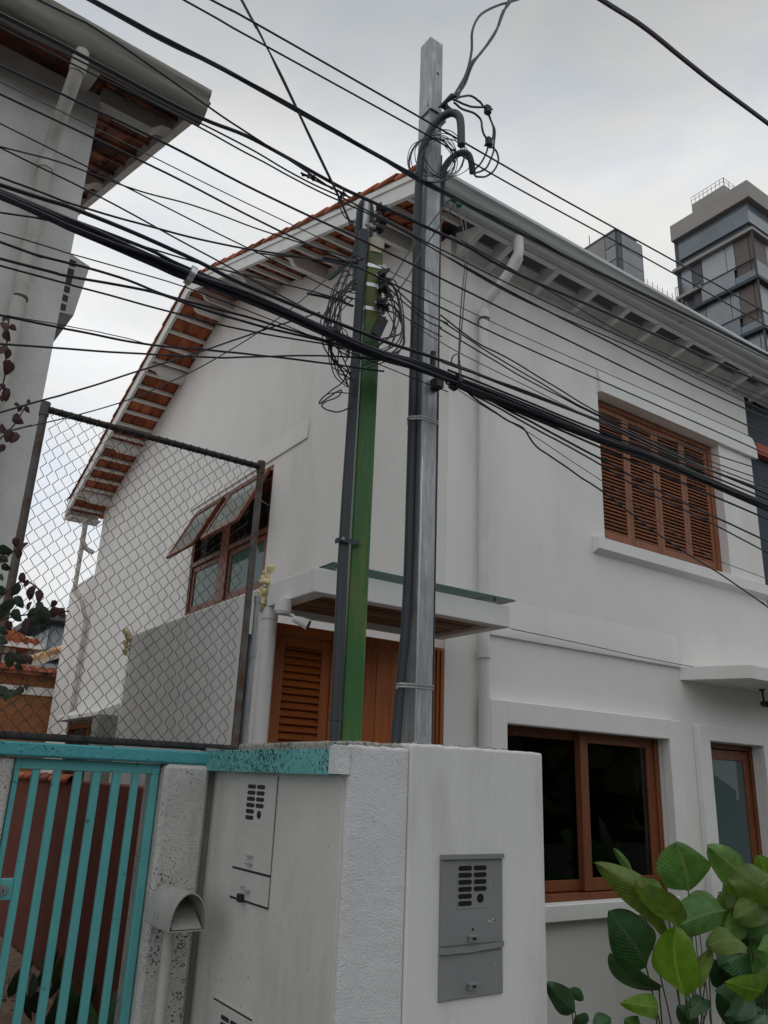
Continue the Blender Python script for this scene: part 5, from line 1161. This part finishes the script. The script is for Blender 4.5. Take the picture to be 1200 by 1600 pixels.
plant('broad_leaf_plant', 'tall broad-leaved plant with bright folded leaf and upright oval leaf', 'plant', gpt(1085, 4.3), [
    (1046, 1458, 929, 1338, 40, 'leaf_olive', 4.3, 4.1, K(roll=.55, fold=.14, bend=.06)), (1043, 1412, 990, 1372, 26, 'leaf_mid', 4.4, 4.3, K(roll=.3)), (990, 1364, 959, 1322, 13, 'leaf_mid', 4.45, 4.4, K(roll=.6, fold=.2)),
    (1076, 1393, 1056, 1312, 66, 'leaf_mid', 4.35, 4.3, K(roll=.1, fold=.04, shape=.9)), (1071, 1560, 1054, 1446, 56, 'leaf_bright', 4.15, 4.1, K(roll=-.2, fold=.22, shape=.95)),
    (1059, 1448, 1134, 1416, 46, 'leaf_mid', 4.3, 4.3, K(roll=.2, fold=.16)), (1077, 1408, 1130, 1410, 30, 'leaf_mid', 4.45, 4.4, K(roll=-.3)),
    (1106, 1478, 1166, 1474, 34, 'leaf_olive', 4.2, 4.1, K(roll=-.5, bend=.22)), (1107, 1480, 1094, 1540, 26, 'leaf_olive', 4.25, 4.2, K(roll=.8)), (1062, 1450, 995, 1372, 44, 'leaf_olive', 4.22, 4.05, K(roll=-.5, fold=.2)), (1090, 1600, 1060, 1570, 26, 'leaf_dark', 4.3, 4.25, K())], 'broad-leaved plants under the window', .0055)
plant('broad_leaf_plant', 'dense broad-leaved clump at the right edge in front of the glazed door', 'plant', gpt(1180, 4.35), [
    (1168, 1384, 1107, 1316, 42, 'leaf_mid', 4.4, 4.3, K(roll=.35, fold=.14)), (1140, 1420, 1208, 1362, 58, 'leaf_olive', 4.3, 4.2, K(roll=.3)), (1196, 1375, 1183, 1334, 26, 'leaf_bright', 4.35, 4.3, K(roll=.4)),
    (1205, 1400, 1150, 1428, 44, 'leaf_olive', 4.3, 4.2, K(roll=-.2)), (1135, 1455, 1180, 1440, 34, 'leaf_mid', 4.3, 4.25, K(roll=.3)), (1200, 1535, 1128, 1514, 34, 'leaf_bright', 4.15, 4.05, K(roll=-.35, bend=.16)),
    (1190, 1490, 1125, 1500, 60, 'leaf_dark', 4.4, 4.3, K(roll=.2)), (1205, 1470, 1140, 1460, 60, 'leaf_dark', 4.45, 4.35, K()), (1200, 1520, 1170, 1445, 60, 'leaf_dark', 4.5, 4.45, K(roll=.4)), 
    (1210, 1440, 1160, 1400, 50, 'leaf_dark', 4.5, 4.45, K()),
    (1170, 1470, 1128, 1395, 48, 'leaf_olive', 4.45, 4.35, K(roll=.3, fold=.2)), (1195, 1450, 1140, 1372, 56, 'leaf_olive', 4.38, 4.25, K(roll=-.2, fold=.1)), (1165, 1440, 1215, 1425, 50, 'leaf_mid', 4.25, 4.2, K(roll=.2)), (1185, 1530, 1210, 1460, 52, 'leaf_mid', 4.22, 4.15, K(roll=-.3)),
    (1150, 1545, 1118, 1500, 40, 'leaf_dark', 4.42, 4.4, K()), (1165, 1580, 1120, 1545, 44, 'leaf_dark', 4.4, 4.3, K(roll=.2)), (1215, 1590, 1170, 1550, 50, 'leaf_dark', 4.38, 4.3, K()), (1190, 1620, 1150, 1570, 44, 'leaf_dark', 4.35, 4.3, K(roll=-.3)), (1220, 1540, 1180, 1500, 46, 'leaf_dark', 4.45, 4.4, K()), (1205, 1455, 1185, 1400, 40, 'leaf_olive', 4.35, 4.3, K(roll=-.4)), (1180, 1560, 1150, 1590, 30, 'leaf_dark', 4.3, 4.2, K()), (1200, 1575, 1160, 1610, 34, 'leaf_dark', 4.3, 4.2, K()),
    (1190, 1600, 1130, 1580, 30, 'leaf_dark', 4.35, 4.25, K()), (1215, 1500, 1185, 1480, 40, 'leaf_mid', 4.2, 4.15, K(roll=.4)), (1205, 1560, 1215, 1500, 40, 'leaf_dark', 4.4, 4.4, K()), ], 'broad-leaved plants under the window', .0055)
plant('broad_leaf_plant', 'low dark plant at the foot of the wall beside the pier', 'plant', gpt(910, 4.3), [
    (900, 1582, 854, 1530, 30, 'leaf_dark', 4.2, 4.1, K(roll=.3)), (890, 1545, 912, 1562, 16, 'leaf_dark', 4.2, 4.15, K(roll=.4)), (930, 1602, 955, 1588, 24, 'leaf_dark', 4.2, 4.2, K()), (915, 1606, 900, 1586, 22, 'leaf_dark', 4.2, 4.2, K())], 'broad-leaved plants under the window', .004)
# thin stalks in the right clump
random.seed(21)
t = thing('stalk_cluster', 'bare thin stalks rising among the broad-leaved plants', 'plant', gpt(1130, 4.4))
for k in range(16):
    px = random.uniform(1060, 1200); b = at_y(px, random.uniform(1450, 1540), 4.4); f = Vector(gpt(px+random.uniform(-14, 14), 4.4))
    put('stalk', G().tube([b, b.lerp(f, .5)+Vector((random.uniform(-.02, .02), 0, 0)), f], .004, 5), 'stem' if k % 2 else 'stempurple', t)
# purple-leaved climber at the left edge
random.seed(33)
VN = thing('purple_climber', 'purple-leaved climbing shrub overhanging the fence at the left edge', 'shrub', (-.1, 3.55, 1.7))
for br_ in ([(-60, 700), (0, 610), (8, 570), (11, 530), (14, 500)], [(-60, 740), (0, 686), (22, 664), (34, 645), (46, 625)], [(-70, 1010), (0, 970), (45, 960), (80, 956), (108, 955)], [(-60, 930), (0, 880), (20, 862), (40, 850)], [(-60, 1000), (10, 925), (40, 908), (66, 925)], [(-60, 1060), (0, 1022), (30, 1030), (50, 1030)], [(-60, 1110), (0, 1085), (25, 1078), (46, 1072)], [(-60, 1100), (-40, 960), (-50, 700), (-70, 540)]):
    put('branch', G().tube(crom([at_y(a, b, 3.55) for a, b in br_], 5), .0035, 6, True), 'stempurple', VN, True)
LV = [(8, 510, 14, 1), (20, 512, 11, 1), (11, 524, 16, 1), (4, 545, 13, 1), (12, 552, 15, 1), (13, 574, 20, 1), (4, 604, 11, 1), (9, 616, 17, 1), (2, 622, 9, 1), (27, 632, 8, 1), (46, 628, 8, 1), (43, 640, 10, 1), (29, 654, 17, 1), (31, 638, 10, 1), (5, 670, 14, 1), (12, 680, 17, 1), (21, 683, 16, 1), (2, 700, 12, 1), (14, 497, 8, 1), (6, 497, 8, 1),
      (8, 860, 20, 0), (5, 874, 14, 0), (26, 847, 13, 1), (38, 853, 12, 1), (29, 865, 13, 1), (10, 886, 14, 0), (2, 902, 9, 0), (35, 903, 14, 1), (41, 911, 10, 1), (24, 921, 19, 0), (48, 926, 18, 1), (62, 931, 15, 1), (30, 940, 18, 0), (12, 945, 22, 0), (4, 957, 22, 0), (26, 961, 18, 0), (46, 946, 10, 1), (54, 962, 24, 0), (69, 957, 22, 0), (84, 957, 17, 1), (96, 957, 14, 1), (84, 944, 11, 1), (40, 976, 17, 1), (57, 979, 11, 0), (14, 978, 13, 1), (70, 968, 16, 0), (5, 1000, 13, 0), (16, 1030, 20, 0), (34, 1030, 18, 0), (44, 1030, 14, 1), (30, 1042, 12, 0), (5, 1082, 22, 0), (16, 1083, 20, 0), (30, 1079, 14, 0), (42, 1073, 10, 1), (52, 965, 18, 0), (62, 948, 14, 0), (0, 925, 18, 0), (-8, 945, 22, 0), (6, 985, 14, 0)]
for (x, y, s, pu) in LV:
    Yd = random.uniform(3.42, 3.62); a = random.uniform(-2.4, -.5) if pu else random.uniform(-3, 0.2)
    dx, dy = math.cos(a)*s*.62, -math.sin(a)*s*.62
    b = at_y(x-dx, y-dy, Yd); tp = at_y(x+dx, y+dy, Yd-random.uniform(-.02, .05))
    leaf(VN, b, tp, wpx(s*.78, b), 'leaf_purple' if pu else 'leaf_vine', roll=random.uniform(-.7, .7), bend=random.uniform(0, .15), fold=.12, shape=.62, nt_=7, ns=4)
# low weeds and rubble inside the yard behind the gate
WD = thing('yard_weeds', 'dark green weeds at the foot of the red wall behind the gate', 'plant', (1.85, 6.0, 0))
for k in range(34):
    x = random.uniform(1.55, 1.98); y = random.uniform(4.9, 7.2); h = random.uniform(.12, .34); a = random.uniform(0, 6.28)
    b = Vector((x, y, .0)); tp = b+Vector((math.cos(a)*h*.5, math.sin(a)*h*.5, h))
    leaf(WD, b, tp, random.uniform(.04, .09), 'leaf_vine' if k % 3 else 'leaf_dark', roll=random.uniform(-1, 1), nt_=6, ns=4)
g = G()
for k in range(70):
    x = random.uniform(.6, 1.95); y = random.uniform(4.4, 9); s = random.uniform(.012, .04); g.blob((x, y, s*.3), s, 5, .35)
tag(put('rubble', g, 'concrete', None, origin=(1.2, 6, 0)), 'loose rubble and dry leaves on the yard behind the gate', 'rubble', kind='stuff')

g = G()  # tree mass added out of view to darken window reflections and facade light
for k in range(330):
    x = random.uniform(-10, 34); y = random.uniform(-16, -12.5); z = random.uniform(.2, 6.6)+.9*math.sin(x*.9); g.blob((x, y, z), random.uniform(.7, 1.5), 8, .3)
tag(put('opposite_added_trees', g, 'leaf_vine', None), kind='stuff', label='unseen row of dark trees added behind the viewer to darken reflections and facade', cat='trees')
